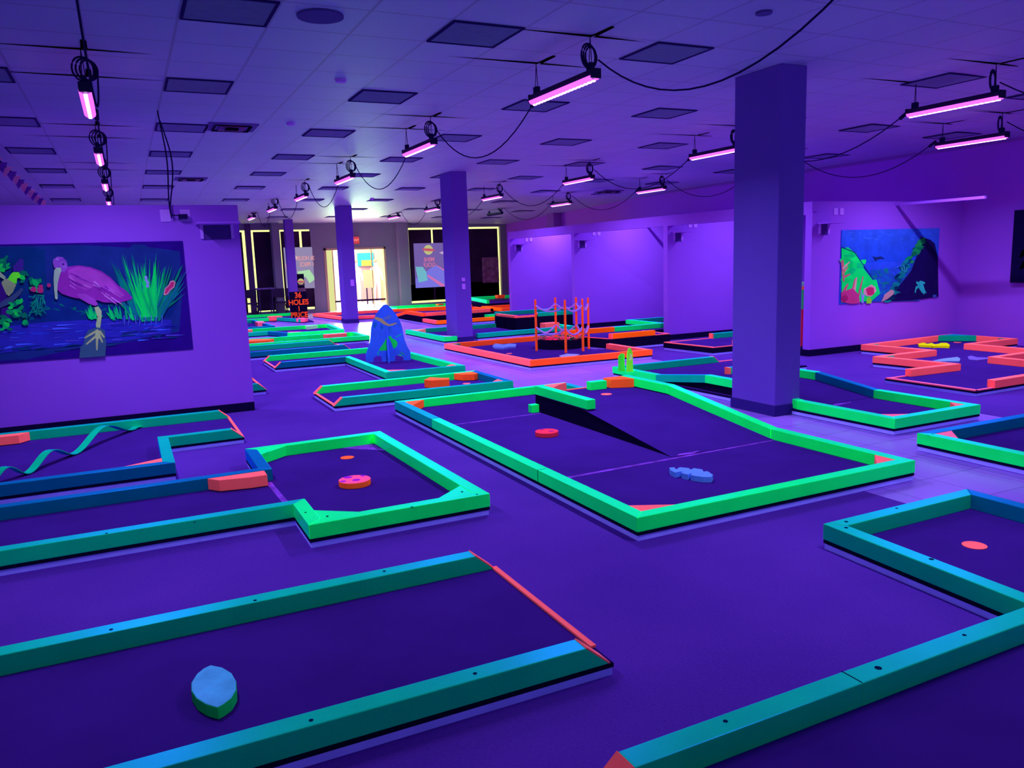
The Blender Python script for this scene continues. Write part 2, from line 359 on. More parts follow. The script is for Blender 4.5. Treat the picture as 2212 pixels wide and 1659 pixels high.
def vent(px, py, label):
    x, y = W(px, py, 3.364); z = CZ(x, y)
    t = thing('ceiling_vent', label, 'vent', (x, y, z))
    q = MB(); q.box(x-.29, x+.29, y-.29, y+.29, z-.012, z+.003); q.make('frame', mat('vent metal', (80, 62, 170)), t)
    for k in range(3):
        r = .22-.07*k; q = MB()
        q.add([(x-r, y-r, z-.03-.002*k), (x+r, y-r, z-.03-.002*k), (x+r, y+r, z-.03-.002*k), (x-r, y+r, z-.03-.002*k), (x-r+.03, y-r+.03, z-.013), (x+r-.03, y-r+.03, z-.013), (x+r-.03, y+r-.03, z-.013), (x-r+.03, y+r-.03, z-.013)],
              [(0, 1, 5, 4), (1, 2, 6, 5), (2, 3, 7, 6), (3, 0, 4, 7), (4, 5, 1, 0), (5, 6, 2, 1), (6, 7, 3, 2), (7, 4, 0, 3)])
        q.make('louvre', darkm if k != 1 else mat('vent blade', (130, 90, 200)), t)
vent(500, 274, 'square slatted air vent left of the tall ceiling cord, the larger looking one')
vent(412, 386, 'square slatted air vent above the end of the bird mural wall')
vent(1315, 405, 'dark air vent in the ceiling above the rope posts')
x, y = W(692, 33, 3.364)
tag(MB().cyl(x, y, 3.35, 3.362, .16, 32).make('ceiling_speaker', mat('speaker grille', (70, 50, 165))), 'round flat speaker grille in the ceiling at upper left', 'speaker')
x, y = W(1650, 26, 3.364)
tag(MB().cyl(x, y, 3.35, 3.362, .06, 24).make('ceiling_speaker', mat('speaker grille', (70, 50, 165))), 'small round cover in the ceiling above the big square pillar', 'speaker')
for px, py, l in ((736, 171, 'small round sprinkler cap in the ceiling, nearest one'), (628, 265, 'small bright sprinkler cap in the ceiling left of the second centre light'), (803, 421, 'small round smoke detector on the far ceiling')):
    x, y = W(px, py, 3.364); z = CZ(x, y)
    tag(MB().cyl(x, y, z-.03, z-.002, .045, 20, r1=.055).make('sprinkler_head', whitem, smooth=False), l, 'sprinkler')
# glittering triangle garland at upper left
t = thing('pennant_garland', 'string of shiny triangular pennants hanging from the ceiling above the mural wall', 'garland', (-1.6, 14, 3.3))
a = W(-30, 320, 3.25); c = W(93, 436, 3.10)
q = MB(); q.tube([(a[0], a[1], 3.25), (c[0], c[1], 3.10)], .012, 5); q.make('string', cordm, t)
penm = mat('silver pennant', (190, 150, 255), gloss=.5, rough=.3)
for k in range(14):
    f = (k+.5)/14; x = a[0]+(c[0]-a[0])*f; y = a[1]+(c[1]-a[1])*f; z = 3.25-.15*f; s = .16
    q = MB(); q.add([(x-s/2, y, z), (x+s/2, y+.02, z), (x+random.uniform(-.03, .03), y-.05, z-s), (x, y+.02, z-.02)], [(0, 1, 2), (2, 1, 0), (0, 3, 2), (1, 2, 3)]); q.make('pennant', penm if k % 2 else mat('violet pennant', (120, 70, 240), gloss=.5, rough=.3), t)
# ------------------------------------------------------------ pillars
pilm = mat('pillar paint', (84, 54, 196), noise=.03, nscale=1)
pilb = mat('pillar base paint', (40, 24, 130))
def pillar(x0, x1, y0, y1, label):
    t = thing('pillar', label, 'pillar', ((x0+x1)/2, (y0+y1)/2, 0))
    z = CZ((x0+x1)/2, (y0+y1)/2)
    MB().box(x0, x1, y0, y1, .1, z).make('shaft', pilm, t, bevel=.008)
    MB().box(x0-.008, x1+.008, y0-.008, y1+.008, 0, .1).make('base_trim', pilb, t)
    return t
pillar(5.715, 6.045, 5.87, 6.50, 'big square pillar standing in front of the right partitions, nearest pillar')
p2 = pillar(5.93, 6.27, 14.83, 15.42, 'middle square pillar with two wall plates on its face')
p3 = pillar(5.47, 5.83, 22.0, 22.5, 'square pillar standing in front of the bright entrance')
p4 = pillar(WY(621, 560, 26.3)[0], WY(642, 560, 26.3)[0]-.05, 26.3, 26.6, 'farthest thin pillar beside the left boarded windows')
for zz, hh in ((WY(1000, 604, 14.83)[1], .075), (WY(1001, 619, 14.83)[1], .11)):
    x = WY(1001, 612, 14.83)[0]; MB().box(x-.035, x+.035, 14.815, 14.83, zz-hh/2, zz+hh/2).make('wall_plate', whitem, p2, bevel=.004)
x, z = WY(761, 611, 22.0); MB().box(x-.05, x+.05, 21.98, 22.0, z-.09, z+.09).make('wall_plate', whitem, p3, bevel=.004)
# ------------------------------------------------------------ partitions' fittings
def shelf(x0, x1, y, z, label):
    t = thing('wall_shelf', label, 'shelf', ((x0+x1)/2, y, z), 'small bracket shelves high on the partitions')
    MB().box(x0, x1, y-.30, y, z, z+.02).make('board', wallm, t)
    MB().box(x0+.08, x1-.08, y-.008, y, z-.16, z).make('shelf_shadow', mat('shelf shadow tone', (62, 34, 150)), t)  # thin dark sheet painted as the shade below the shelf board
    for x in (x0+.06, x1-.06):
        q = MB(); q.vprism([(x-.015, z), (x+.015, z), (x+.015, z-.15), (x-.015, z-.15)], y-.025, y)
        q.make('bracket', whitem, t)
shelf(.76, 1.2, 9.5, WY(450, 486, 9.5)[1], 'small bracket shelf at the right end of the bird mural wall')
def plates(px, py, y, label, w=.1, dx=.13):
    x, z = WY(px, py, y)
    t = thing('socket_plate', label, 'socket', (x, y, z), 'pale socket plates high on the partitions')
    for s in (-1, 1): MB().box(x+s*dx/2-w/2*.8, x+s*dx/2+w/2*.8, y-.012, y, z-w/2, z+w/2).make('plate', whitem, t, bevel=.003)
plates(379, 466, 9.5, 'pair of wide pale socket plates above the bird mural', .13, .20)
names = ['the reef mural partition', 'the partition right behind the big pillar', 'the middle blank partition', 'the farthest blank partition']
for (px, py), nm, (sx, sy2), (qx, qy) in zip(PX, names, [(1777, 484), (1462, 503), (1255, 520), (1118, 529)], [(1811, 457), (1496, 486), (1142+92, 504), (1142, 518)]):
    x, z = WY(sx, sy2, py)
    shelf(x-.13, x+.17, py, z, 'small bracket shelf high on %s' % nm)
    plates(qx+(54 if nm == names[2] else 0), qy, py, 'pair of small pale socket plates on %s' % nm)
# ------------------------------------------------------------ murals
PAL = {}
def pm(rgb):
    k = '%d_%d_%d' % rgb
    c = under(rgb); return mat('mural paint '+k, base=(c[0]*.55, c[1]*.85, c[2]*1.02), noise=.12, nscale=7)
class Mural:
    def __init__(s, Y, name): s.Y = Y; s.mb = MB(); s.mats = []; s.name = name; s.l = 0
    def mi(s, rgb):
        m_ = pm(rgb)
        if m_ not in s.mats: s.mats.append(m_)
        return s.mats.index(m_)
    def poly(s, pts, rgb, world=False):
        s.l += 1; y = s.Y-.012-.00006*s.l
        p = pts if world else [WY(a, c, s.Y) for a, c in pts]
        n = len(p); area = sum(p[i][0]*p[(i+1)%n][1]-p[(i+1)%n][0]*p[i][1] for i in range(n))
        if area < 0: p = p[::-1]
        s.mb.add([(a, y, c) for a, c in p], [tuple(range(n))], s.mi(rgb))
    def stroke(s, a, c, w, rgb, w2=0.):      # tapering brush stroke
        (x0, z0), (x1, z1) = WY(*a, s.Y), WY(*c, s.Y); dx, dz_ = x1-x0, z1-z0; l = math.hypot(dx, dz_) or 1; nx_, nz = -dz_/l, dx/l
        s.poly([(x0-nx_*w, z0-nz*w), ((x0+x1)/2-nx_*w*.9, (z0+z1)/2-nz*w*.9), (x1-nx_*w2, z1-nz*w2), (x1+nx_*w2+1e-4, z1+nz*w2), ((x0+x1)/2+nx_*w*.9, (z0+z1)/2+nz*w*.9), (x0+nx_*w, z0+nz*w)], rgb, True)
    def blob(s, c, rx, ry, rgb, n=14, ang=0, j=0.0):
        pts = []
        for k in range(n):
            a = 2*PI*k/n; r = 1+random.uniform(-j, j); x, y = rx*r*math.cos(a), ry*r*math.sin(a)
            pts.append((c[0]+x*math.cos(ang)-y*math.sin(ang), c[1]+x*math.sin(ang)+y*math.cos(ang)))
        s.poly(pts, rgb)
# bird mural
s = 430/2212
def q_(l): return [(x*s, 510+y*s) for x, y in l]
def c_(x, y): return (x*s, 510+y*s)
M1 = Mural(9.5, 'bird_mural')
board = [WY(*p, 9.5) for p in ((-420, 545), (391, 519.5), (420.5, 752), (-420, 826))]
xa, xb, za, zb = -3.2, .615, .765, 1.955
M1.mb.box(xa, xb, 9.488, 9.4999, za, zb, M1.mi((52, 10, 140)))
M1.poly(q_([(-900, 130), (900, 100), (1440, 130), (1480, 90), (1620, 100), (1640, 120), (2000, 170), (2020, 700), (1990, 1060), (1300, 1200), (800, 1260), (300, 1370), (-900, 1420)]), (34, 44, 140))
M1.poly(q_([(-900, 140), (300, 120), (500, 150), (520, 640), (300, 900), (-900, 1000)]), (18, 48, 128))
M1.poly(q_([(500, 640), (900, 700), (1500, 720), (1990, 700), (1900, 900), (900, 950), (0, 1010), (-900, 1040), (-900, 700)]), (22, 40, 135))
for k in range(70):
    x = random.uniform(-600, 1300); y = random.uniform(700, 920); M1.blob(c_(x, y), random.uniform(3, 9), random.uniform(1.5, 4), random.choice([(8, 80, 135), (10, 100, 120), (16, 60, 130)]), 7, random.uniform(-.3, .5), .3)
# river
M1.poly(q_([(-900, 1040), (0, 1010), (560, 950), (1000, 930), (1400, 900), (1900, 930), (1900, 1080), (1300, 1180), (760, 1220), (0, 1300), (-900, 1360)]), (54, 40, 190))
for k in range(90):
    x = random.uniform(-500, 1850); yc = 1000+random.uniform(-30, 230)*(1 if x < 1200 else .7)+(1400-x)*.02; w = random.uniform(60, 260)
    M1.stroke(c_(x, yc), c_(x+w, yc-random.uniform(4, 18)), random.uniform(.003, .009), random.choice([(50, 60, 225), (80, 90, 250), (70, 48, 205), (92, 60, 215), (45, 35, 180)]))
for k in range(26):
    x = random.uniform(-600, 1900); yc = 1245-.05*x+random.uniform(-15, 60) if x < 1300 else random.uniform(1060, 1140)
    M1.stroke(c_(x, yc), c_(x+random.uniform(80, 240), yc-random.uniform(8, 30)), random.uniform(.004, .01), random.choice([(20, 50, 130), (24, 66, 126), (40, 40, 140)]))
# reeds
G1 = [(8, 150, 130), (6, 175, 120), (12, 200, 110), (10, 120, 140), (20, 100, 150), (8, 140, 110)]
for k in range(120):
    bx = random.uniform(1330, 1900); f = (bx-1330)/570; ty = random.uniform(170, 620)+(120 if f > .7 else 0); tx = bx+(f-.52)*random.uniform(150, 620)
    M1.stroke(c_(bx*.55+1660*.45, random.uniform(830, 950)), c_(tx, ty), random.uniform(.006, .014), random.choice(G1 if .25 < f < .75 else G1[3:]))
for k in range(26):
    bx = random.uniform(1560, 1740); M1.stroke(c_(bx, 900), c_(bx+random.uniform(-260, 110)*.8, random.uniform(260, 560)), random.uniform(.008, .016), random.choice([(14, 215, 105), (20, 190, 120), (10, 170, 110)]))
for k in range(34):
    bx = random.uniform(980, 1500); M1.stroke(c_(bx, random.uniform(890, 935)), c_(bx-random.uniform(10, 60), random.uniform(740, 860)), random.uniform(.006, .013), random.choice([(12, 190, 110), (8, 160, 120), (16, 205, 120)]))
for k in range(8):
    bx = 1380+60*k; M1.stroke(c_(bx, 880), c_(bx+random.uniform(-20, 20), 1000), .003, (110, 120, 240))
for x, y in ((1620, 460), (1625, 490), (1640, 520), (1638, 555)): M1.blob(c_(x, y), 3.6, 3.6, (150, 140, 225), 10)
for pts in ([(1815, 650), (1830, 580), (1870, 545), (1890, 500), (1925, 490), (1950, 515), (1935, 570), (1890, 605), (1865, 645), (1830, 658)],): M1.poly(q_(pts), (225, 130, 170)); 
M1.poly(q_([(1828, 640), (1842, 585), (1880, 550), (1900, 510), (1935, 510), (1925, 560), (1885, 590), (1850, 640)]), (215, 40, 125))
# heron body
M1.poly(q_([(640, 390), (690, 350), (760, 340), (880, 325), (1010, 345), (1130, 390), (1230, 460), (1310, 545), (1400, 605), (1470, 680), (1465, 700), (1400, 720), (1320, 740), (1150, 735), (1085, 712), (1000, 700), (850, 690), (760, 665), (690, 640), (645, 600), (620, 500)]), (165, 40, 180))
M1.poly(q_([(590, 300), (595, 260), (640, 228), (700, 235), (740, 280), (755, 340), (720, 400), (660, 400), (605, 350)]), (160, 70, 200))
M1.poly(q_([(760, 380), (860, 340), (1000, 360), (1130, 410), (1250, 500), (1320, 590), (1390, 660), (1330, 680), (1200, 600), (1080, 540), (960, 600), (860, 560), (770, 480)]), (185, 60, 195))
M1.poly(q_([(850, 640), (950, 640), (1060, 700), (1090, 760), (1060, 775), (990, 750), (900, 700)]), (180, 60, 200))
for k in range(26):
    x = random.uniform(760, 1250); y = 380+(x-760)*.38+random.uniform(0, 170); M1.stroke(c_(x, y), c_(x+random.uniform(60, 170), y+random.uniform(40, 95)), random.uniform(.003, .008), random.choice([(205, 85, 215), (140, 25, 165), (215, 110, 225), (150, 30, 185), (120, 20, 150)]))
for k in range(10):
    x = random.uniform(600, 720); y = random.uniform(250, 380); M1.stroke(c_(x, y), c_(x+30, y+12), .004, random.choice([(185, 120, 225), (140, 40, 185)]))
M1.blob(c_(706, 312), 2.2, 2.2, (70, 20, 110), 8)
M1.poly(q_([(605, 380), (630, 350), (675, 350), (685, 380), (665, 440), (645, 520), (640, 600), (645, 690), (632, 706), (615, 690), (605, 600), (598, 480)]), (176, 168, 175))
M1.poly(q_([(1050, 790), (1095, 780), (1130, 830), (1130, 900), (1120, 980), (1110, 1040), (1080, 1040), (1065, 980), (1085, 900)]), (186, 172, 150))
M1.poly(q_([(985, 1040), (1090, 1010), (1165, 1045), (1180, 1200), (1170, 1330), (885, 1350), (895, 1230), (930, 1200), (950, 1100)]), (66, 82, 135))
for a_, b_ in (((1095, 1040), (940, 1130)), ((1090, 1090), (960, 1200)), ((1080, 1090), (1078, 1265)), ((1100, 1090), (1140, 1180)), ((1105, 1050), (1160, 1125))):
    M1.stroke(c_(*a_), c_(*b_), .012, (190, 165, 140), .006)
M1.blob(c_(1085, 1100), 5.5, 9, (192, 172, 150), 10)
# perched bird and leaves at left
M1.poly(q_([(120, 430), (150, 400), (210, 400), (245, 435), (235, 455), (195, 470), (190, 530), (150, 520), (85, 490)]), (120, 235, 60))
M1.poly(q_([(30, 500), (85, 470), (185, 540), (150, 620), (105, 668), (60, 630), (0, 600)]), (165, 150, 130))
M1.poly(q_([(0, 390), (70, 455), (60, 490), (0, 450)]), (165, 160, 150)); M1.poly(q_([(0, 500), (20, 520), (90, 680), (80, 760), (0, 770), (-200, 770), (-200, 500)]), (70, 20, 130))
M1.poly(q_([(0, 740), (150, 650), (240, 575), (265, 590), (230, 650), (120, 750), (0, 800)]), (66, 70, 130))
M1.poly(q_([(150, 340), (230, 250), (265, 260), (265, 400), (240, 420), (190, 390), (150, 400)]), (75, 35, 150))
M1.poly(q_([(20, 800), (120, 780), (120, 920), (60, 940), (10, 900)]), (70, 20, 130))
for (x0, y0, n_) in ((30, 300, 16), (-200, 400, 14), (180, 800, 10), (250, 900, 8), (60, 960, 10), (320, 460, 9), (400, 530, 5), (-250, 900, 12)):
    for k in range(n_): M1.blob(c_(x0+random.uniform(-70, 60), y0+random.uniform(-80, 80)), random.uniform(5, 10), random.uniform(2.5, 5.5), random.choice([(10, 170, 100), (12, 140, 95), (30, 200, 90), (8, 110, 100)]), 9, random.uniform(-1, 1), .25)
for k in range(24): M1.stroke(c_(random.uniform(300, 520), random.uniform(640, 900)), c_(random.uniform(330, 520), random.uniform(640, 880)), .006, random.choice([(10, 110, 130), (14, 130, 120)]))
for x, y, r in ((375, 590, 6.5), (450, 600, 7.5), (455, 560, 5), (545, 545, 4.5)): M1.blob(c_(x, y), r, r, (175, 45, 130), 9, 0, .2); M1.blob(c_(x+8, y+6), r*.5, r*.5, (225, 30, 110), 8)
o = M1.mb.make('bird_mural', M1.mats); tag(o, 'wide painted mural of a purple wading bird beside reeds and water on the left partition', 'painting')
# reef mural
s = 512/2212
def r_(l): return [(1700+x*s, 400+y*s) for x, y in l]
def d_(x, y): return (1700+x*s, 400+y*s)
Y4 = 8.94
M2 = Mural(Y4, 'reef_mural')
M2.mb.box(9.985, 12.24, Y4-.012, Y4-.0001, .765, 1.905, M2.mi((48, 74, 225)))
for k in range(16):
    f = k/16; z0 = 1.90-.5*f; M2.poly([(10.0, z0), (12.22, z0), (12.22, z0-.04), (10.0, z0-.04)], (56-int(20*f), 86-int(18*f), 228-int(12*f)), True)
for k in range(30): 
    x = random.uniform(560, 1350); y = random.uniform(430, 520); M2.stroke(d_(x, y), d_(x+random.uniform(20, 70), y+random.uniform(-8, 8)), .008, random.choice([(66, 100, 235), (44, 90, 225)]))
M2.poly(r_([(740, 830), (900, 800), (1050, 850), (1130, 760), (1230, 640), (1230, 1080), (700, 1090)]), (36, 70, 190))
for k in range(40): M2.blob(d_(random.uniform(780, 1080), random.uniform(790, 1020)), random.uniform(3, 9), random.uniform(2, 6), random.choice([(24, 100, 180), (28, 84, 190), (20, 110, 140), (40, 70, 200)]), 8, random.uniform(-1, 1), .3)
M2.poly(r_([(1240, 480), (1330, 510), (1370, 545), (1400, 680), (1405, 1040), (1160, 1075), (900, 1085), (1020, 960), (1150, 800), (1210, 640)]), (30, 10, 88))
for k in range(46):
    f = k/45; x = 1270-330*f**.8+random.uniform(-22, 22); y = 510+560*f+random.uniform(-20, 20)
    M2.blob(d_(x, y), random.uniform(5, 12), random.uniform(2.5, 5), (random.choice([(20, 140, 90), (34, 150, 80), (14, 110, 80)]) if f < .35 else random.choice([(20, 110, 140), (16, 130, 150), (10, 70, 120), (8, 40, 90)])), 8, random.uniform(-.8, .2), .3)
M2.poly(r_([(500, 590), (560, 580), (640, 640), (700, 770), (790, 885), (825, 880), (860, 1010), (780, 1080), (500, 1095)]), (14, 225, 110))
for k in range(30): M2.blob(d_(random.uniform(510, 700), random.uniform(640, 900)), random.uniform(4, 9), random.uniform(3, 6), random.choice([(10, 190, 120), (12, 205, 100), (20, 235, 110)]), 8, 0, .3)
M2.stroke(d_(500, 580), d_(620, 625), .008, (20, 50, 120), .006); M2.stroke(d_(620, 625), d_(800, 885), .008, (20, 50, 120), .004)
for a_, b_, w_ in (((505, 700), (520, 900), .03), ((510, 780), (575, 715), .018), ((515, 860), (580, 830), .018), ((505, 830), (560, 760), .02), ((515, 1000), (560, 920), .03), ((600, 1080), (640, 860), .03), ((650, 1060), (700, 850), .022), ((600, 980), (625, 870), .02)):
    M2.stroke(d_(*a_), d_(*b_), w_, random.choice([(225, 120, 130), (205, 90, 125), (230, 150, 165)]), w_*.5)
M2.poly(r_([(495, 1000), (600, 960), (660, 1020), (670, 1100), (600, 1108), (495, 1090)]), (205, 50, 135)); M2.blob(d_(525, 1060), 8, 8, (175, 30, 110), 9, 0, .2)
for a_, b_ in (((700, 1100), (680, 980)), ((690, 1100), (720, 960))): M2.stroke(d_(*a_), d_(*b_), .018, (150, 130, 225), .008)
M2.blob(d_(765, 985), 13, 12, (230, 140, 180), 9, 0, .2); M2.blob(d_(765, 985), 9.5, 9, (215, 40, 110), 9, 0, .25)
M2.poly(r_([(735, 1060), (760, 1040), (780, 1070), (775, 1103), (730, 1103)]), (150, 200, 60))
M2.poly(r_([(870, 1090), (900, 1020), (960, 975), (990, 985), (985, 1015), (930, 1060)]), (200, 130, 160))
# fish, ray and turtle
M2.poly(r_([(785, 665), (820, 672), (870, 665), (905, 690), (870, 682), (840, 690), (815, 706), (808, 685)]), (30, 40, 110))
M2.poly(r_([(1050, 770), (1080, 740), (1110, 770), (1112, 800), (1085, 815), (1060, 795)]), (40, 130, 170)); M2.stroke(d_(1068, 755), d_(1082, 810), .008, (8, 10, 40)); M2.stroke(d_(1090, 750), d_(1100, 806), .008, (8, 10, 40)); M2.stroke(d_(1062, 745), d_(980, 785), .008, (70, 110, 235), .002)
M2.poly(r_([(1195, 895), (1215, 905), (1235, 890), (1275, 905), (1278, 922), (1258, 920), (1275, 975), (1292, 1008), (1275, 1005), (1270, 1022), (1245, 1000), (1215, 955), (1195, 975), (1188, 1008), (1180, 1000), (1190, 945), (1210, 935), (1195, 915)]), (50, 165, 190))
M2.poly(r_([(1350, 1022), (1382, 1022), (1385, 1045), (1350, 1047)]), (60, 80, 190))
o = M2.mb.make('reef_mural', M2.mats); tag(o, 'painted underwater reef mural with coral and a turtle on the right partition', 'painting')
# third painting on the right wall
ya, za = WX(2200, 453, 12.8); yb2, zb2 = WX(2195, 612, 12.8)
q = MB(); q.box(XR(6.6)-.05, XR(6.6)-.02, 6.6, ya, 1.0, 2.13, 0)
for k in range(14):
    yy = random.uniform(7.2, ya-.1); zz = random.uniform(1.2, 1.5); q.add([(XR(6.6)-.052-.0005*k, yy, zz), (XR(6.6)-.052-.0005*k, yy-.12, zz+.05), (XR(6.6)-.052-.0005*k, yy-.05, zz+.14)], [(0, 1, 2), (2, 1, 0)], 1)
tag(q.make('forest_mural', [pm((20, 6, 62)), pm((12, 120, 90))]), 'dark painted panel at the far right edge on the right wall', 'painting')
# totem board behind the reef partition
t = thing('painted_totem_board', 'tall narrow board painted green and red standing behind the big pillar', 'board', (9.22, 9.35, 0))
zt = [0, .25, .95, 1.45, 1.52, 1.62]; cols_ = [(30, 30, 110), (190, 45, 90), (60, 235, 130), (255, 140, 80), (120, 235, 200)]
X0, Y0 = W(1731, 752)
Y0 = 9.12; X0 = WY(1731, 700, Y0)[0]
for k, (za, zc) in enumerate(((.0, .14), (.14, .72), (.72, 1.02), (1.02, 1.07), (1.07, 1.14))):
    q = MB(); q.vprism([(X0-.018, za), (X0+.05, za), (X0+.05, zc), (X0-.018, zc)], Y0, Y0+.03); q.make('painted_panel', mat('totem %d' % k, cols_[k]), t)
# ------------------------------------------------------------ mini golf holes
RW, RZ, RH = .09, .055, .09
def norm(d): l = math.hypot(*d) or 1; return (d[0]/l, d[1]/l)
def rails(t, pts, mats, slope0=False, slope1=False, closed=False, h=RH, w=RW, endm=None, cap0=False, cap1=False):
    # pts walk with the playing surface on their left; one board per leg; corners mitred
    P = [(p[0], p[1], p[2] if len(p) > 2 else RZ) for p in pts]; n = len(P)
    segs = n if closed else n-1
    d = [norm((P[(i+1)%n][0]-P[i][0], P[(i+1)%n][1]-P[i][1])) for i in range(segs)]
    def off(i):
        if closed: a, c = d[(i-1)%n], d[i%n]
        else: a, c = d[max(i-1, 0)], d[min(i, segs-1)]
        n0, n1 = (-a[1], a[0]), (-c[1], c[0]); k = 1+n0[0]*n1[0]+n0[1]*n1[1]
        return ((n0[0]+n1[0])/k*w, (n0[1]+n1[1])/k*w)
    out = []
    for i in range(segs):
        j = (i+1) % n; A, B = P[i], P[j]; oa, ob = off(i), off(j)
        mt = mats[i % len(mats)] if isinstance(mats, list) else mats
        sa = .105 if (slope0 and i == 0) else 0; sb = .105 if (slope1 and i == segs-1) else 0
        g = 0
        dx, dy = d[i]
        A2 = (A[0]+dx*g, A[1]+dy*g); B2 = (B[0]-dx*g, B[1]-dy*g)
        vb = [(A2[0]-dx*sa, A2[1]-dy*sa, A[2]), (B2[0]+dx*sb, B2[1]+dy*sb, B[2]), (B2[0]+ob[0]+dx*sb, B2[1]+ob[1]+dy*sb, B[2]), (A2[0]+oa[0]-dx*sa, A2[1]+oa[1]-dy*sa, A[2])]
        vt = [(A2[0], A2[1], A[2]+h), (B2[0], B2[1], B[2]+h), (B2[0]+ob[0], B2[1]+ob[1], B[2]+h), (A2[0]+oa[0], A2[1]+oa[1], A[2]+h)]
        o = obj('rail', vb+vt, [(0, 3, 2, 1), (4, 5, 6, 7), (0, 1, 5, 4), (1, 2, 6, 5), (2, 3, 7, 6), (3, 0, 4, 7)], mt, t, bevel=.004)
        out.append(o)
        for fl, idx, sg in ((slope0 and i == 0, (3, 0), -1), (slope1 and i == segs-1, (1, 2), 1)):
            if fl:
                f = [Vector(vb[idx[0]]), Vector(vb[idx[1]]), Vector(vt[idx[1]]), Vector(vt[idx[0]])]
                nn = Vector((dx*sg, dy*sg, 1)).normalized()*.006
                obj('rail_end', f+[v+nn for v in f], [(3, 2, 1, 0), (4, 5, 6, 7), (0, 1, 5, 4), (1, 2, 6, 5), (2, 3, 7, 6), (3, 0, 4, 7)], endm or coral, o)
        for fl, a_, c_2, sg in ((cap0 and i == 0, A2, oa, -1), (cap1 and i == segs-1, B2, ob, 1)):
            if fl:
                zz = A[2] if sg < 0 else B[2]
                MB().prism([(a_[0], a_[1]), (a_[0]+c_2[0], a_[1]+c_2[1]), (a_[0]+c_2[0]+dx*sg*.03, a_[1]+c_2[1]+dy*sg*.03), (a_[0]+dx*sg*.03, a_[1]+dy*sg*.03)], zz, zz+h).make('rail_end', endm or coral, o)
    return out
def inset(pts, w):
    n = len(pts); res = []
    for i in range(n):
        a = norm((pts[i][0]-pts[i-1][0], pts[i][1]-pts[i-1][1])); c = norm((pts[(i+1)%n][0]-pts[i][0], pts[(i+1)%n][1]-pts[i][1]))
        n0, n1 = (-a[1], a[0]), (-c[1], c[0]); k = max(.3, 1+n0[0]*n1[0]+n0[1]*n1[1])
        res.append((pts[i][0]+(n0[0]+n1[0])/k*w, pts[i][1]+(n0[1]+n1[1])/k*w))
    return res
def deck(t, poly, z=.055, kz=.034, kerb=True, skirt=True):
    if kerb: MB().prism(inset(poly, .008), 0, kz).make('kerb', kerbm, t)
    if skirt: MB().prism(inset(poly, .003), kz, z-.004).make('skirt', skirtm, t)
    MB().prism(inset(poly, .012 if z < .08 else .006), z-.004, z).make('turf', turfm, t)
def profdeck(t, x0, x1, prof):               # ramped deck: profile (y, z) spans x0..x1
    n = len(prof)
    def solid(xa, xb, off_, base):
        vs = []
        for x in (xa, xb):
            vs += [(x, y, base(i)) for i, (y, z) in enumerate(prof)]+[(x, y, z+off_) for y, z in prof]
        fs = []
        for s_ in (0, 1):
            o_ = s_*2*n
            for i in range(n-1):
                f = (o_+i, o_+i+1, o_+n+i+1, o_+n+i); fs.append(f if s_ else f[::-1])
        for i in range(n-1):
            fs.append((n+i, n+i+1, 3*n+i+1, 3*n+i)[::-1]); fs.append((i, 2*n+i, 2*n+i+1, i+1)[::-1])
        fs.append((0, n, 3*n, 2*n)); fs.append((n-1, 3*n-1, 4*n-1, 2*n-1)[::-1])
        return vs, fs
    v, f = solid(x0+.004, x1-.004, -.004, lambda i: .034); obj('side_panel', v, f, skirtm, t)
    v, f = solid(x0, x1, 0, lambda i: prof[i][1]-.004); obj('turf', v, f, turfm, t)
def strip(t, pts, z=.056, w=.03, m_=None, h=.010):
    for i in range(len(pts)-1):
        a, c = pts[i], pts[i+1]; d = norm((c[0]-a[0], c[1]-a[1])); nn = (-d[1]*w, d[0]*w)
        MB().prism([a, (c[0], c[1]), (c[0]+nn[0], c[1]+nn[1]), (a[0]+nn[0], a[1]+nn[1])], z, z+h).make('edge_strip', m_ or coral, t)
def cblock(t, x, y, dx, dy, m_=None, z=RZ+.001, h=RH-.004):  # triangular corner block, right angle at x, y
    x -= math.copysign(.012, dx); y -= math.copysign(.012, dy)
    MB().prism([(x, y), (x+dx, y), (x, y+dy)], z, z+h).make('corner_block', m_ or coral, t, bevel=.003)
def pblock(t, pts, m_=None, z=RZ+.006, h=RH-.006, name='wedge_block'):
    MB().prism(pts, z, z+h).make(name, m_ or orange, t, bevel=.004)
def cup(t, x, y, z=.055, m_=None, r=.056):
    q = MB(); q.cyl(x, y, z+.001, z+.004, r, 28); q.make('cup', m_ or coral, t)
def screws(t, pts, z=.145, r=.008):
    for p in pts:
        x, y = W(p[0], p[1], z); MB().cyl(x, y, z, z+.0012, p[2] if len(p) > 2 else r, 12).make('screw', screwm, t)
def seam(t, pts, z=.0565):
    MB().prism(pts, z-.001, z).make('seam_tape', seamm, t)
def hole(label, loc): return thing('mini_golf_hole', label, 'mini golf hole', (loc[0], loc[1], 0), 'mini golf holes laid out across the floor')
XLL = -3.4
# near left straight lane
t = hole('long straight green edged lane in the near left corner with a pink tee edge', (0, 3.08))
deck(t, [(XLL, 2.48), (1.6, 2.48), (1.6, 3.68), (XLL, 3.68)])
rails(t, [(XLL, 2.48), (1.47, 2.48)], glare_green, slope1=True); rails(t, [(1.48, 3.68), (XLL, 3.68)], glare_green, slope0=True)
strip(t, [(1.6, 2.62), (1.6, 3.60)], w=.026); screws(t, [(240, 1360), (830, 1234), (1026, 1455), (672, 1556), (551, 1297)])
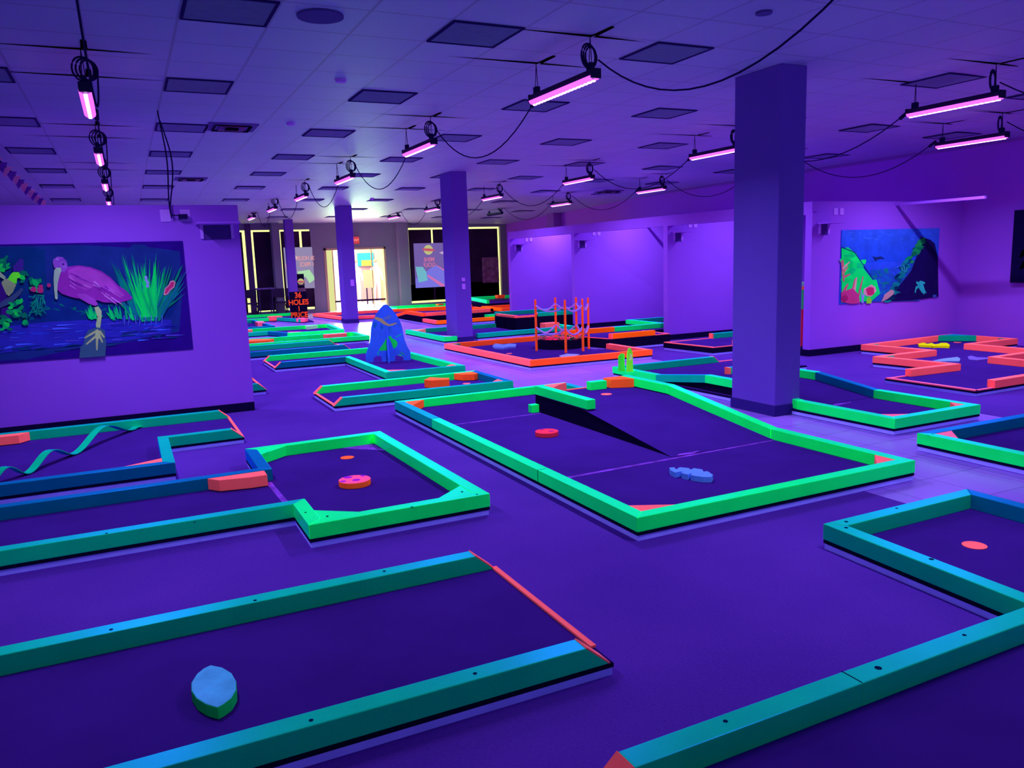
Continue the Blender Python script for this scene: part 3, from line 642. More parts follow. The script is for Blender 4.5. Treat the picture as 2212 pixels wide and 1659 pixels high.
# hole with the spotted disc
t = hole('green edged hole with a narrow lane opening into a box holding a spotted pink disc', (1.4, 5.7))
o2 = [(XLL, 5.02), (.83, 5.02), (.83, 4.55), (2.0, 4.56), (1.95, 6.86), (.77, 6.83), (.77, 6.10), (XLL, 6.06)]
deck(t, o2); rails(t, o2, [glare_green, green, green, green, green, blue, blue])
cblock(t, .925, 4.65, .26, .2, green); cblock(t, 1.90, 4.66, -.24, .2, green); cblock(t, .865, 6.74, .24, -.2, green)
pblock(t, [(.40, 5.995), (.47, 5.90), (.68, 5.86), (.80, 5.86), (.80, 6.00)], coral)
x, y = W(750, 989, .055); cup(t, x, y, m_=orange)
seam(t, [(.83, 5.12), (.87, 5.12), (.84, 5.98), (.80, 5.98)])
seam(t, [W(728, 968, .055), W(830, 973, .055), W(800, 957, .055)])
screws(t, [(660, 1107), (707, 1115), (890, 1095), (998, 1062), (420, 1128), (230, 1152), (578, 977), (1030, 1068)])
# hole with ribbon
t = hole('teal and blue edged hole beside the mural wall with a wavy ribbon on its turf', (-.6, 7.8))
o3 = [(XLL, 6.66), (.22, 6.66), (.22, 7.72), (.88, 7.74), (.88, 8.94), (XLL, 8.90)]
deck(t, o3); rails(t, [(XLL, 6.66), (.22, 6.66), (.22, 7.72), (.77, 7.73)], [blue, teal, teal], slope1=True); rails(t, [(.77, 8.93), (XLL, 8.90)], teal, slope0=True)
strip(t, [(.875, 7.80), (.875, 8.86)], w=.026); cblock(t, .13, 6.75, -.34, .16, coral)
pblock(t, [(-1.35, 8.81), (-1.3, 8.7), (-1.05, 8.7), (-.97, 8.81)], coral)
# central big hole
t = hole('large green edged two level hole with a ramp in the middle of the room', (3.7, 6))
deck(t, [(2.53, 3.66), (4.9, 3.67), (4.9, 8.27), (2.53, 8.27)])
profdeck(t, 3.75, 4.88, [(4.95, .058), (6.35, .235), (7.27, .235)])
rails(t, [(4.68, 7.4), (4.68, 8.27), (2.53, 8.27), (2.53, 7.1), (2.53, 4.9), (2.53, 3.66), (4.9, 3.67), (4.9, 4.98)], [teal, green, teal, green, green, green, green])
rails(t, [(4.9, 4.985, .052), (4.9, 6.42, .245), (4.9, 7.25, .245)], green)
rails(t, [(3.75, 7.27, .235), (3.75, 6.22, .235)], green)
cblock(t, 4.81, 3.76, -.22, .2); cblock(t, 2.62, 3.75, .3, .16); cblock(t, 2.62, 8.18, .24, -.28, orange)
bw = W(1263, 828, .32); MB().box(4.33, 4.53, 7.1, 7.19, .236, .325).make('wedge_block', green, t, bevel=.004)
pblock(t, [(4.58, 7.10), (4.81, 7.0), (4.81, 7.25), (4.58, 7.25)], orange, z=.236, h=.095)
pblock(t, [(3.85, 7.25), (3.85, 7.05), (3.98, 7.17), (4.12, 7.25)], coral, z=.236, h=.09)
MB().box(3.66, 3.748, 7.18, 7.26, .056, .14).make('wedge_block', green, t, bevel=.004)
strip(t, [(4.12, 7.262), (4.58, 7.262)], z=.236, w=.02)
x, y = W(1310, 852, .235); cup(t, x, y, .235)
seam(t, [(2.63, 4.86), (4.8, 4.93), (4.8, 4.955), (2.63, 4.90)]); seam(t, [(2.63, 7.1), (3.74, 7.12), (3.74, 7.14), (2.63, 7.13)])
seam(t, [W(1462, 985, .06), W(1475, 972, .06), W(1522, 968, .06), W(1500, 980, .06)], .062)
for yj in (4.9, 7.1): MB().box(2.5285, 2.60, yj-.002, yj+.002, .056, .1458).make('board_joint', screwm, t)
# ramped hole behind the big pillar
t = hole('green edged ramp hole running behind the big pillar', (6.5, 7))
oo = [(5.95, 4.68), (7.12, 4.68), (7.12, 7.98), (8.35, 7.98), (8.35, 9.06), (5.88, 9.06)]
deck(t, oo)
profdeck(t, 5.97, 7.1, [(5.82, .058), (6.6, .15), (7.2, .15), (8.0, .058)])
rails(t, [(7.55, 9.06), (5.87, 9.06), (5.89, 8.1, .052), (5.93, 7.2, .15), (5.93, 6.6, .15), (5.95, 5.8, .052), (5.95, 4.68), (7.12, 4.68), (7.12, 5.8, .052), (7.12, 6.6, .15), (7.12, 7.2, .15), (7.12, 7.95, .052)], [teal, green, teal, green, green, green, green, green, blue, green, green], slope0=True)
rails(t, [(7.0, 7.98), (8.2, 7.98)], teal, cap0=True)
strip(t, [(8.33, 9.03), (7.66, 9.03)], w=.026, m_=pink)
cblock(t, 7.03, 4.77, -.16, .18); cblock(t, 6.04, 4.77, .26, .16, pink)
seam(t, [W(1800, 873, .055), W(1838, 868, .055), W(1836, 871, .055), W(1802, 877, .055)])
# near right hole
t = hole('green edged L shaped hole in the near right corner with one round cup', (3.2, 1.8))
o6 = [(1.12, .70), (4.57, .70), (4.57, 3.06), (3.34, 3.05), (3.28, 1.89), (1.12, 1.88)]
deck(t, o6); rails(t, [(1.22, .70), (4.57, .70), (4.57, 3.06), (3.34, 3.05), (3.28, 1.89), (2.18, 1.885), (1.22, 1.88)], [glare_green, blue, glare_green, glare_green, glare_green, glare_green], slope0=True, slope1=True)
x, y = W(2105, 1179, .055); cup(t, x, y, r=.06)
strip(t, [(1.14, 1.78), (1.14, .8)], w=.026)
screws(t, [(1828, 1127, .011), (1828, 1140, .011), (2012, 1208, .012), (1937, 1098), (1897, 1443, .013), (1567, 1558), (2083, 1372)])
MB().box(2.178, 2.182, 1.80, 1.8875, .056, .1458).make('board_joint', screwm, t)
# right edge hole
t = hole('green edged hole cut off by the right edge with one magenta corner block', (6.9, 3.3))
o7 = [(5.62, 2.2), (8.2, 2.2), (8.2, 4.22), (5.65, 4.23)]
deck(t, o7); rails(t, o7, [green, green, blue, green], closed=True); cblock(t, 5.76, 4.13, .2, -.2, pink); screws(t, [(2015, 938), (2005, 941)])
# coral stepped hole
t = hole('coral edged hole with a stepped zigzag outline below the reef mural', (10.3, 7))
o9 = [(8.17, 5.43), (10.32, 5.47), (10.32, 6.58), (11.42, 6.6), (11.42, 7.68), (12.5, 7.68), (12.46, 8.78), (10.2, 8.68), (10.3, 7.62), (9.19, 7.62), (9.3, 6.56), (8.18, 6.6)]
deck(t, o9)
rails(t, [(8.5, 5.44), (10.32, 5.47), (10.32, 6.58), (11.42, 6.6), (11.42, 7.68), (12.5, 7.68), (12.46, 8.78), (10.2, 8.68), (10.3, 7.62), (9.19, 7.62), (9.3, 6.56), (8.53, 6.59)], coral)
strip(t, [(8.5, 6.58), (8.19, 6.58)], m_=pink); strip(t, [(8.18, 6.58), (8.18, 5.45)], m_=pink, w=.045, h=.014); strip(t, [(8.19, 5.45), (8.5, 5.45)], m_=pink)
pblock(t, [(12.36, 8.68), (11.98, 8.67), (12.38, 8.28)], teal, h=.095, name='corner_block')
dull = mat('faded green block', (70, 110, 120)); 
for x, y, a, c in ((10.36, 8.6, .16, -.14), (9.36, 7.52, .16, -.14), (12.38, 7.8, -.14, .14)): cblock(t, x, y, a, c, dull)
x, y = W(2068, 740, .055); cup(t, x, y)
# orange hole with posts
t = hole('orange edged square hole holding the rope posts', (6.3, 12))
o10 = [(5.28, 10.36), (7.42, 10.28), (7.42, 11.5), (7.12, 11.6), (7.12, 13.6), (5.15, 13.56)]
deck(t, o10); rails(t, [(7.12, 13.6), (5.15, 13.56), (5.28, 10.36), (7.42, 10.28), (7.42, 11.5)], [orange, coral, orange, coral])
cblock(t, 5.27, 13.46, .18, -.2, dull)
x, y = W(1100, 764, .055); cup(t, x, y, r=.05)
# raised orange and green lane
t = hole('raised lane with orange near rails and green far rails behind the rope posts', (8.4, 12.6))
o11 = [(7.47, 11.62), (8.78, 11.62), (8.78, 12.46), (10.9, 12.5), (10.9, 14.0), (9.42, 14.0), (9.42, 12.8), (7.2, 12.8)]
deck(t, o11, z=.2)
rails(t, [(10.9, 14.0, .2), (9.42, 14.0, .2), (9.42, 12.8, .2), (8.3, 12.8, .2)], [teal, green, green]); rails(t, [(8.3, 12.8, .2), (7.2, 12.8, .2)], deepor, cap1=True)
rails(t, [(7.55, 11.62, .2), (8.45, 11.62, .2)], deepor, cap0=True)
strip(t, [(7.2, 12.76), (7.47, 11.66)], z=.2); strip(t, [(8.45, 11.62), (8.78, 11.62)], z=.2); strip(t, [(8.78, 11.64), (8.78, 12.45)], z=.2, m_=pink)
# teal lane by the partition
t = hole('low teal edged lane with a long pink edge behind the big pillar', (9.5, 10.6))
o12 = [(8.38, 9.98), (10.9, 9.98), (10.9, 11.15), (8.27, 11.15)]
deck(t, o12, z=.12); rails(t, [(8.88, 9.98, .12), (10.9, 9.98, .12)], teal, cap0=True); rails(t, [(10.9, 11.15, .12), (9.3, 11.15, .12)], teal, cap1=True)
strip(t, [(9.28, 11.14), (8.3, 11.14)], z=.12, m_=pink); strip(t, [(8.27, 11.13), (8.38, 10.0)], z=.12, w=.05, h=.012); strip(t, [(8.4, 9.985), (8.88, 9.985)], z=.12)
# rocket hole
t = hole('green edged hole with the blue rocket standing on its turf', (3.6, 12))
o14 = [(2.0, 12.78), (3.13, 12.79), (3.13, 10.56), (4.3, 10.5), (4.2, 13.92), (2.0, 13.95)]
deck(t, o14); rails(t, [(2.1, 12.78), (3.13, 12.79), (3.13, 10.56), (4.3, 10.5), (4.2, 13.92), (2.1, 13.94)], [blue, green, teal, green, green], slope0=True, slope1=True)
strip(t, [(2.0, 13.9), (2.0, 12.82)], w=.03, m_=pink); cblock(t, 3.22, 10.65, .3, .2); cblock(t, 4.2, 10.6, -.2, .22)
# hole behind the central one
t = hole('green edged lane with three orange blocks behind the big central hole', (3.2, 9.3))
o15 = [(2.0, 8.84), (4.22, 8.76), (4.22, 9.94), (2.0, 9.94)]
deck(t, o15); rails(t, [(2.1, 8.84), (4.22, 8.76), (4.22, 9.94), (2.1, 9.94)], [teal, blue, green], slope0=True, slope1=True)
strip(t, [(2.0, 9.9), (2.0, 8.86)], w=.03)
pblock(t, [(3.86, 9.85), (3.92, 9.68), (4.06, 9.62), (4.13, 9.66), (4.13, 9.85)], orange); cblock(t, 4.13, 8.86, -.18, .2)
pblock(t, [(3.30, 9.46), (3.36, 9.35), (3.57, 9.3), (3.62, 9.40), (3.52, 9.5), (3.44, 9.62)], orange, h=.1)
x, y = W(1008, 829, .055); cup(t, x, y, r=.05)
t = hole('teal lane tip with a pink edge showing past the end of the mural wall', (1.2, 10.6))
deck(t, [(-1.5, 10.62), (1.53, 10.62), (1.53, 11.78), (-1.5, 11.78)]); rails(t, [(-1.5, 10.62), (1.43, 10.62)], teal, slope1=True); rails(t, [(1.43, 11.78), (-1.5, 11.78)], teal, slope0=True); strip(t, [(1.53, 10.66), (1.53, 11.74)], w=.03)
# lanes on the left behind the mural wall
t = hole('low blue edged lane behind the mural wall end, nearest of the far left lanes', (2.3, 15.3))
deck(t, [(.4, 14.66), (3.72, 14.74), (3.72, 15.92), (.4, 15.9)]); rails(t, [(.4, 14.66), (3.6, 14.74)], blue, slope1=True); rails(t, [(3.58, 15.92), (.4, 15.9)], teal, slope0=True); strip(t, [(3.72, 14.8), (3.72, 15.86)], w=.026)
t = hole('bright green edged lane with an orange corner block, second of the far left lanes', (3, 16.9))
o17 = [(.8, 16.34), (4.52, 16.26), (4.5, 17.42), (.8, 17.6)]
deck(t, o17); rails(t, o17, [green, green, green, teal], closed=True); pblock(t, [(3.78, 17.33), (3.82, 17.15), (4.25, 17.15), (4.3, 17.32)], coral)
pblock(t, [(1.95, 17.3), (2.0, 16.9), (2.55, 16.85), (2.7, 17.1), (2.4, 17.35)], orange)
t = hole('green edged hole with pale corner blocks, third of the far left lanes', (3.6, 19.4))
o18 = [(1.2, 19.2), (2.9, 19.2), (3.2, 18.35), (4.48, 18.25), (4.6, 20.3), (1.2, 20.45)]
deck(t, o18); rails(t, o18, [teal, blue, green, green, green, green], closed=True); cblock(t, 4.0, 20.2, .3, -.2, mat('mint block', (150, 220, 200))); cblock(t, 3.28, 18.5, .3, .2, pink)
pblock(t, [(2.35, 20.2), (2.35, 19.9), (2.6, 19.85), (2.7, 20.2)], coral)
t = hole('green edged hole in front of the stacked chairs, farthest of the far left lanes', (3.9, 25))
o19 = [(2.4, 24.2), (3.9, 24.2), (4.35, 22.8), (4.75, 22.8), (5.0, 26.2), (2.4, 26.3)]
deck(t, o19); rails(t, [(2.4, 24.2), (3.9, 24.2), (4.35, 22.8)], [green, teal]); rails(t, [(5.0, 25.2), (5.0, 26.2), (2.4, 26.3)], green)
pblock(t, [(3.7, 24.28), (3.75, 24.12), (4.1, 24.1), (4.1, 24.4), (3.75, 24.45)], coral, h=.12); pblock(t, [(4.28, 22.95), (4.45, 22.7), (4.6, 22.9), (4.4, 23.1)], pink, h=.1)
t = hole('blue edged short lane between the third and farthest left lanes', (2.9, 22))
o19b = [(1.4, 20.9), (3.35, 20.9), (3.25, 23.8), (1.4, 23.8)]
deck(t, o19b); rails(t, o19b, [blue, blue, teal, teal], closed=True); pblock(t, [(3.1, 22.6), (3.1, 22.1), (3.3, 22.1), (3.3, 22.6)], pink, h=.11)
# green hole around the middle pillar
t = hole('teal edged hole reaching around the base of the middle pillar', (7, 16))
o20 = [(5.6, 14.72), (5.88, 14.72), (5.88, 15.52), (6.4, 15.52), (6.4, 14.9), (8.75, 14.98), (8.75, 15.85), (7.75, 15.9), (7.75, 17.0), (5.55, 17.0)]
deck(t, o20); rails(t, [(7.75, 17.0), (5.55, 17.0), (5.6, 14.72), (5.88, 14.72)], [teal, green, green]); rails(t, [(6.4, 14.9), (8.75, 14.98), (8.75, 15.85)], [teal, green])
pblock(t, [(8.3, 15.5), (8.66, 15.5), (8.66, 15.75), (8.3, 15.75)], coral, h=.13); cblock(t, 5.66, 16.9, .35, -.4, mat('pale coral block', (255, 150, 150))); cblock(t, 5.70, 14.83, .16, .4, mat('lilac block', (200, 150, 235)))
t = hole('raised teal edged lane with an orange front lip left of the rope posts', (8.8, 16.5))
o22 = [(7.78, 15.95), (10.6, 15.95), (10.6, 17.05), (7.78, 17.05)]
deck(t, o22, z=.32); rails(t, [(8.35, 15.95, .32), (10.6, 15.95, .32)], teal, cap0=True); rails(t, [(10.6, 17.05, .32), (7.78, 17.05, .32)], teal)
strip(t, [(7.78, 17.0), (7.78, 15.97)], z=.32, w=.09, h=.05); strip(t, [(7.8, 15.95), (8.35, 15.95)], z=.32, w=.06, h=.04)
# far orange hole
t = hole('long orange edged hole with raised ramps in front of the entrance', (7, 22))
o21 = [(5.5, 22.75), (7.0, 22.3), (9.3, 22.2), (9.3, 24.0), (7.6, 25.0), (5.2, 25.1)]
deck(t, o21); rails(t, [(9.3, 24.0), (7.6, 25.0), (5.2, 25.1), (5.5, 22.75), (7.0, 22.3)], [orange, coral, coral, coral])
profdeck(t, 7.0, 9.1, [(20.0, .2), (21.3, .2), (22.3, .06)])
rails(t, [(7.0, 22.3, .06), (7.0, 21.3, .2), (7.0, 20.0, .2)], orange); rails(t, [(9.1, 20.0, .2), (9.1, 21.3, .2), (9.1, 22.3, .06)], orange)
rails(t, [(7.12, 20.0, .2), (9.1, 20.0, .2)], coral); rails(t, [(9.0, 21.35, .26), (7.05, 21.35, .26)], deepor)
MB().prism([(7.0, 18.9), (9.1, 18.9), (9.1, 20.0), (7.0, 20.0)], 0, .055).make('skirt', skirtm, t)
rails(t, [(7.0, 19.95), (7.0, 18.9), (9.1, 18.9)], [coral, deepor])
MB().prism([(6.99, 18.9), (9.11, 18.88), (9.11, 22.3), (6.99, 22.3)], 0, .034).make('kerb', kerbm, t)
pblock(t, [(8.6, 19.2), (8.95, 19.2), (8.95, 19.5), (8.6, 19.5)], green, h=.12)
# far green holes
t = hole('low green edged hole along the foot of the boarded window on the right', (9.3, 25.9))
o24 = [(8.0, 25.3), (10.4, 25.3), (10.4, 26.5), (8.0, 26.5)]
deck(t, o24); rails(t, o24, green, closed=True); cblock(t, 9.8, 26.4, .3, -.25, orange)
t = hole('raised green edged hole in the far right corner with a black skirt', (11, 23))
o25 = [(9.75, 21.9), (12.3, 21.9), (12.3, 23.2), (9.75, 23.2)]
deck(t, o25, z=.32); rails(t, [(12.3, 23.2, .38), (9.75, 23.2, .38), (9.75, 21.9, .32)], green, h=.1); rails(t, [(9.75, 21.9, .10), (12.3, 21.9, .10)], teal); cblock(t, 10.6, 23.1, .35, -.2, orange, z=.4, h=.1)
t = hole('low orange and green edged hole right of the middle pillar', (9.2, 19))
o26 = [(9.3, 19.9), (11.2, 19.9), (11.2, 21.3), (9.3, 21.3)]
deck(t, o26, z=.2); rails(t, o26 and [(p[0], p[1], .2) for p in o26], [orange, deepor, orange, deepor], closed=True); cblock(t, 11.0, 20.0, -.3, .3, green, z=.21)
# ------------------------------------------------------------ obstacles on the turf
def disc(px, py, z, rx, ry, hh, m_, label, name='disc_obstacle', n=32):
    x, y = W(px, py, z+hh); q = MB()
    q.prism([(x+rx*math.cos(2*PI*k/n), y+ry*math.sin(2*PI*k/n)) for k in range(n)], z, z+hh, 0, 1)
    o = q.make(name, [orange, m_] if m_ is hot else [m_, m_], bevel=.004); return tag(o, label, 'obstacle'), x, y
hot = mat('hot pink paint', (255, 82, 165)); vio = mat('violet paint', (150, 30, 215))
o, x, y = disc(766, 1035, .056, .115, .115, .042, hot, 'thick pink disc with purple spots inside the near left box')
o.name = 'spotted_disc'
q = MB()
for dx, dy, r in ((.005, -.028, .03), (-.03, .075, .032), (-.088, -.012, .022), (.078, .06, .02)): q.cyl(x+dx, y+dy, .0975, .0985, r, 18)
q.make('spot', vio, o)
o, x, y = disc(1181, 931, .056, .105, .105, .04, mat('crimson paint', (225, 45, 90)), 'low crimson disc left of the ramp in the central hole'); o.name = 'round_disc'
q = MB(); q.cyl(x+.03, y-.03, .096, .0975, .028, 14); q.cyl(x-.01, y+.07, .096, .0975, .022, 14); q.make('spot', mat('dark magenta paint', (140, 25, 130)), o)
# near lens shaped obstacle
tp = [(455, 1436), (480, 1441), (500, 1453), (510, 1470), (510, 1490), (500, 1508), (484, 1520), (470, 1528), (445, 1521), (424, 1508), (413, 1491), (413, 1474), (425, 1455), (440, 1443)]
pl = [W(a, c, .105) for a, c in tp]
tag(MB().prism(pl, .056, .105, 0, 1).make('leaf_block', [mat('leaf block side paint', (10, 175, 105)), mat('pale blue block paint', (62, 150, 225), gloss=.6, rough=.35, gcol=(.4, .7, 1.3), noise=.2, nscale=9)], bevel=.004), 'thick pointed leaf shaped block on the near left lane', 'obstacle')
# blue leaf in the central hole
s5 = 430/2212
lf = [(1625, 560), (1680, 557), (1700, 580), (1740, 556), (1840, 565), (1860, 582), (1900, 566), (1990, 580), (2005, 604), (2050, 600), (2110, 640), (2090, 665), (2000, 664), (1900, 650), (1860, 640), (1880, 622), (1850, 625), (1835, 638), (1790, 628), (1760, 620), (1770, 602), (1730, 606), (1690, 615), (1640, 590)]
pl = [W(1130+a*s5, 900+c*s5, .1) for a, c in lf]
tag(MB().prism(pl, .056, .096).make('leaf_cutout', mat('bright blue paint', (78, 120, 250), gloss=.2)), 'blue notched leaf cutout lying on the front of the central hole', 'obstacle')
# cutouts in the coral hole
def cut(pts, z0, z1, m_, label, name):
    tag(MB().prism([W(a, c, z1) for a, c in pts], z0, z1).make(name, m_), label, 'obstacle')
s6 = 392/2212
def u_(l): return [(1820+a*s6, 700+c*s6) for a, c in l]
cut(u_([(920, 240), (990, 224), (1030, 240), (1090, 228), (1120, 245), (1170, 240), (1200, 228), (1270, 228), (1308, 252), (1300, 268), (1220, 264), (1150, 262), (1110, 270), (1080, 262), (1000, 258), (935, 256)]), .056, .09, mat('yellow paint', (200, 205, 20)), 'yellow butterfly shaped cutout inside the coral hole', 'butterfly_cutout')
cut(u_([(1100, 445), (1230, 420), (1400, 400), (1435, 420), (1425, 450), (1300, 450), (1180, 455)]), .056, .075, mat('periwinkle paint', (96, 120, 225)), 'flat periwinkle cutout in the middle of the coral hole', 'wedge_cutout')
cut(u_([(1525, 395), (1570, 385), (1640, 405), (1820, 410), (1760, 425), (1640, 440), (1540, 430)]), .056, .066, mat('dull violet paint', (90, 70, 200)), 'dull violet flat cutout at the right inside the coral hole', 'leaf_cutout')
cut([(1064, 747), (1070, 742), (1088, 744), (1100, 742), (1115, 743), (1114, 748), (1098, 749), (1088, 751), (1070, 750)], .056, .09, mat('sky blue paint', (90, 110, 235)), 'blue bone shaped cutout at the left inside the orange hole', 'bone_cutout')
cut([(1208, 768), (1225, 764), (1252, 765), (1240, 770), (1212, 771)], .056, .066, mat('lilac paint', (130, 130, 235)), 'pale lilac cutout near the front rail of the orange hole', 'leaf_cutout')
# wavy ribbon
ct = [(-30, 1052), (58, 1024), (159, 982), (285, 929), (303, 923)]
ctw = [W(a, c, .06) for a, c in ct]
pts = []
for i in range(len(ctw)-1):
    a, c = ctw[i], ctw[i+1]; amp = [.10, .11, .14, .01][i]; n = 16
    for k in range(n+(i == len(ctw)-2)):
        f = k/n; pts.append((a[0]+(c[0]-a[0])*f, a[1]+(c[1]-a[1])*f, .064+amp*(.5-.5*math.cos(2*PI*f))))
vs = []; fs = []
for i, p in enumerate(pts):
    a, c = pts[max(i-1, 0)], pts[min(i+1, len(pts)-1)]; d = norm((c[0]-a[0], c[1]-a[1])); nn = (-d[1]*.035, d[0]*.035)
    for dz_ in (0, .006): vs += [(p[0]+nn[0], p[1]+nn[1], p[2]+dz_), (p[0]-nn[0], p[1]-nn[1], p[2]+dz_)]
for i in range(len(pts)-1):
    o_ = 4*i; fs += [(o_, o_+1, o_+5, o_+4), (o_+2, o_+6, o_+7, o_+3), (o_, o_+4, o_+6, o_+2), (o_+1, o_+3, o_+7, o_+5)]
fs += [(0, 2, 3, 1), (4*len(pts)-4, 4*len(pts)-3, 4*len(pts)-1, 4*len(pts)-2)]
tag(obj('wavy_ribbon', vs, fs, teal, smooth=False), 'teal wavy ribbon track humped across the turf beside the mural wall', 'obstacle')
# rocket
rx, ry = 3.74, 12.42
t = thing('rocket_cutout', 'tall blue painted plywood rocket standing on four feet', 'rocket', (rx, ry, .056))
bl = mat('rocket blue paint', (48, 88, 250), gloss=.15, noise=.1, nscale=9); gr2 = mat('rocket green paint', (20, 200, 100)); tan = mat('rocket tan paint', (150, 135, 130)); db = mat('rocket shade blue paint', (20, 90, 215))
half = [(0, .925), (.035, .915), (.10, .85), (.17, .75), (.225, .64), (.25, .55), (.262, .44), (.28, .33), (.32, .22), (.36, .14), (.362, .0), (.245, .0), (.235, .07), (.2, .1), (.14, .1), (.11, .08), (.105, 0), (0, 0)]
prof = half+[(-a, c) for a, c in half[::-1][1:-1]]
ang = math.radians(-15)
def rot(x, y, z): return (rx+x*math.cos(ang)-y*math.sin(ang), ry+x*math.sin(ang)+y*math.cos(ang), .056+z)
def panel(prof, th, swap):
    n = len(prof); vs = []
    for s_ in (-th/2, th/2):
        for a, c in prof: vs.append(rot(s_, a, c) if swap else rot(a, s_, c))
    return vs, [tuple(range(n)), tuple(range(2*n-1, n-1, -1))]+[(i, n+i, n+(i+1)%n, (i+1)%n) for i in range(n)]
v, f = panel(prof, .024, False); front_o = obj('front_panel', v, f, bl, t)
fin = [(0.013, .52), (.05, .40), (.14, .2), (.23, .1), (.235, 0), (.15, 0), (.12, .07), (.05, .07), (.013, .07)]
for sg in (-1, 1):
    v, f = panel([(sg*a, c) for a, c in fin], .024, True); obj('fin', v, f, bl, t)
def patch(pts, m_, name='painted_patch'):     # crop coordinates of the front face
    s7 = 120/1422; n = len(pts); P = []
    for a, c in pts:
        u = (a-655)*.362/520; h_ = (1400-c)/1320*.925; P.append((u, h_))
    ar = sum(P[i][0]*P[(i+1)%n][1]-P[(i+1)%n][0]*P[i][1] for i in range(n))
    if ar < 0: P = P[::-1]
    obj(name, [rot(a, -.0135, c) for a, c in P]+[rot(a, -.0125, c) for a, c in P], [tuple(range(n)), tuple(range(2*n-1, n-1, -1))]+[(i, n+i, n+(i+1)%n, (i+1)%n) for i in range(n)], m_, front_o)
patch([(390, 370), (430, 350), (560, 400), (640, 480), (720, 540), (860, 510), (910, 520), (800, 570), (700, 580), (600, 540), (500, 460), (400, 410)], tan)
patch([(580, 390), (740, 320), (780, 350), (740, 420), (620, 430)], mat('rocket grey blue paint', (80, 100, 210)))
patch([(640, 840), (665, 860), (665, 930), (625, 980), (640, 1060), (668, 1100), (665, 1140), (450, 1140), (470, 1080), (560, 980)], gr2)
patch([(670, 820), (740, 810), (770, 870), (850, 910), (885, 970), (870, 1050), (800, 1115), (770, 1060), (740, 950)], gr2)
patch([(830, 860), (880, 810), (990, 770), (995, 795), (900, 840)], mat('rocket teal paint', (20, 150, 200)))
patch([(360, 500), (440, 470), (430, 560), (400, 620), (350, 600)], db); patch([(520, 540), (560, 550), (580, 620), (540, 660), (510, 600)], db)
patch([(700, 590), (745, 600), (750, 690), (770, 750), (730, 700)], db); patch([(400, 1190), (455, 1130), (440, 1240), (410, 1240)], mat('rocket teal paint', (20, 150, 200)))
patch([(900, 1180), (1000, 1210), (1060, 1290), (980, 1250)], mat('rocket dim green paint', (40, 130, 180)))
# cactus cutouts
t = thing('cactus_cutout', 'small bright green painted plant cutout standing at the corner of the ramp hole', 'obstacle', (6.05, 8.6, .056))
cgr = mat('lime paint', (120, 240, 60)); 
x0, y0 = 6.12, 8.62
def px8(a, c): x, z = WY(a, c, y0); return (x, z)
q = MB(); q.vprism([px8(*p) for p in ((1337, 802), (1337, 770), (1343, 764), (1349, 764), (1350, 802))], y0, y0+.02); q.make('side_leaf', mat('leaf green paint', (60, 225, 70)), t)
q = MB(); q.vprism([px8(*p) for p in ((1350, 802), (1351, 764), (1354, 752), (1358, 751), (1362, 762), (1363, 802))], y0-.05, y0-.03); q.make('tall_leaf', cgr, t)
q = MB(); q.vprism([px8(*p) for p in ((1355, 778), (1356, 764), (1360, 764), (1361, 776))], y0-.053, y0-.05); q.make('painted_patch', mat('petal paint', (190, 200, 170)), t)
# planter in the middle of the rope posts
wc = (6.87, 12.3)
t = thing('planter', 'low black octagonal planter full of pink flowers between the rope posts', 'planter', (wc[0], wc[1], .056))
q = MB(); q.cyl(wc[0], wc[1], .056, .20, .44, 10); q.make('planter_box', skirtm, t)
fv = MB(); lv = MB()
for k in range(260):
    a = random.uniform(0, 2*PI); r = .44*math.sqrt(random.random()); x, y = wc[0]+r*math.cos(a), wc[1]+r*math.sin(a); z = .20+random.uniform(0, .04); s_ = random.uniform(.02, .045)
    tgt = fv if random.random() < .45 else lv
    b1 = random.uniform(0, 2*PI)
    for j in range(4):
        b2_ = b1+j*PI/2; tgt.add([(x, y, z), (x+s_*math.cos(b2_-.4), y+s_*math.sin(b2_-.4), z+s_*.5), (x+s_*1.3*math.cos(b2_), y+s_*1.3*math.sin(b2_), z+s_*.4), (x+s_*math.cos(b2_+.4), y+s_*math.sin(b2_+.4), z+s_*.5)], [(0, 1, 2, 3), (3, 2, 1, 0)])
o = fv.make('flowers', mat('pink petals', (235, 60, 150)), t); o['kind'] = 'stuff'
o = lv.make('leaves', mat('leafy green', (30, 110, 100)), t); o['kind'] = 'stuff'
ptop = [(1156.1, 648.7), (1199.2, 644.6), (1219.9, 649.5), (1244.0, 643.8), (1257.5, 647.1), (1270.0, 644.6)]
pw = [(6.31, 12.17), None, (6.58, 11.6), None, (6.9, 11.57), (7.17, 11.85)]
pp = [W(a, c, .925) for a, c in ptop]
plabel = ['leftmost of the six', 'second from the left, at the back', 'third from the left, at the front', 'fourth from the left, at the back', 'second from the right, at the front', 'rightmost of the six']
for i, (x, y) in enumerate(pp):
    t = thing('rope_post', 'thin orange rope post, %s around the planter' % plabel[i], 'post', (x, y, .056), 'orange rope posts around the planter')
    MB().tube([(x, y, .056), (x, y, .3), (x, y, .925)], [.02, .02, .018], 10).make('pole', orange, t)
    MB().tube([(x, y, .925), (x, y, .94)], [.02, .012], 10).make('pole_cap', coral, t)
ropem = mat('pale rope', (150, 122, 250))
order = [(0, 1), (1, 3), (3, 5), (5, 4), (4, 2), (2, 0)]
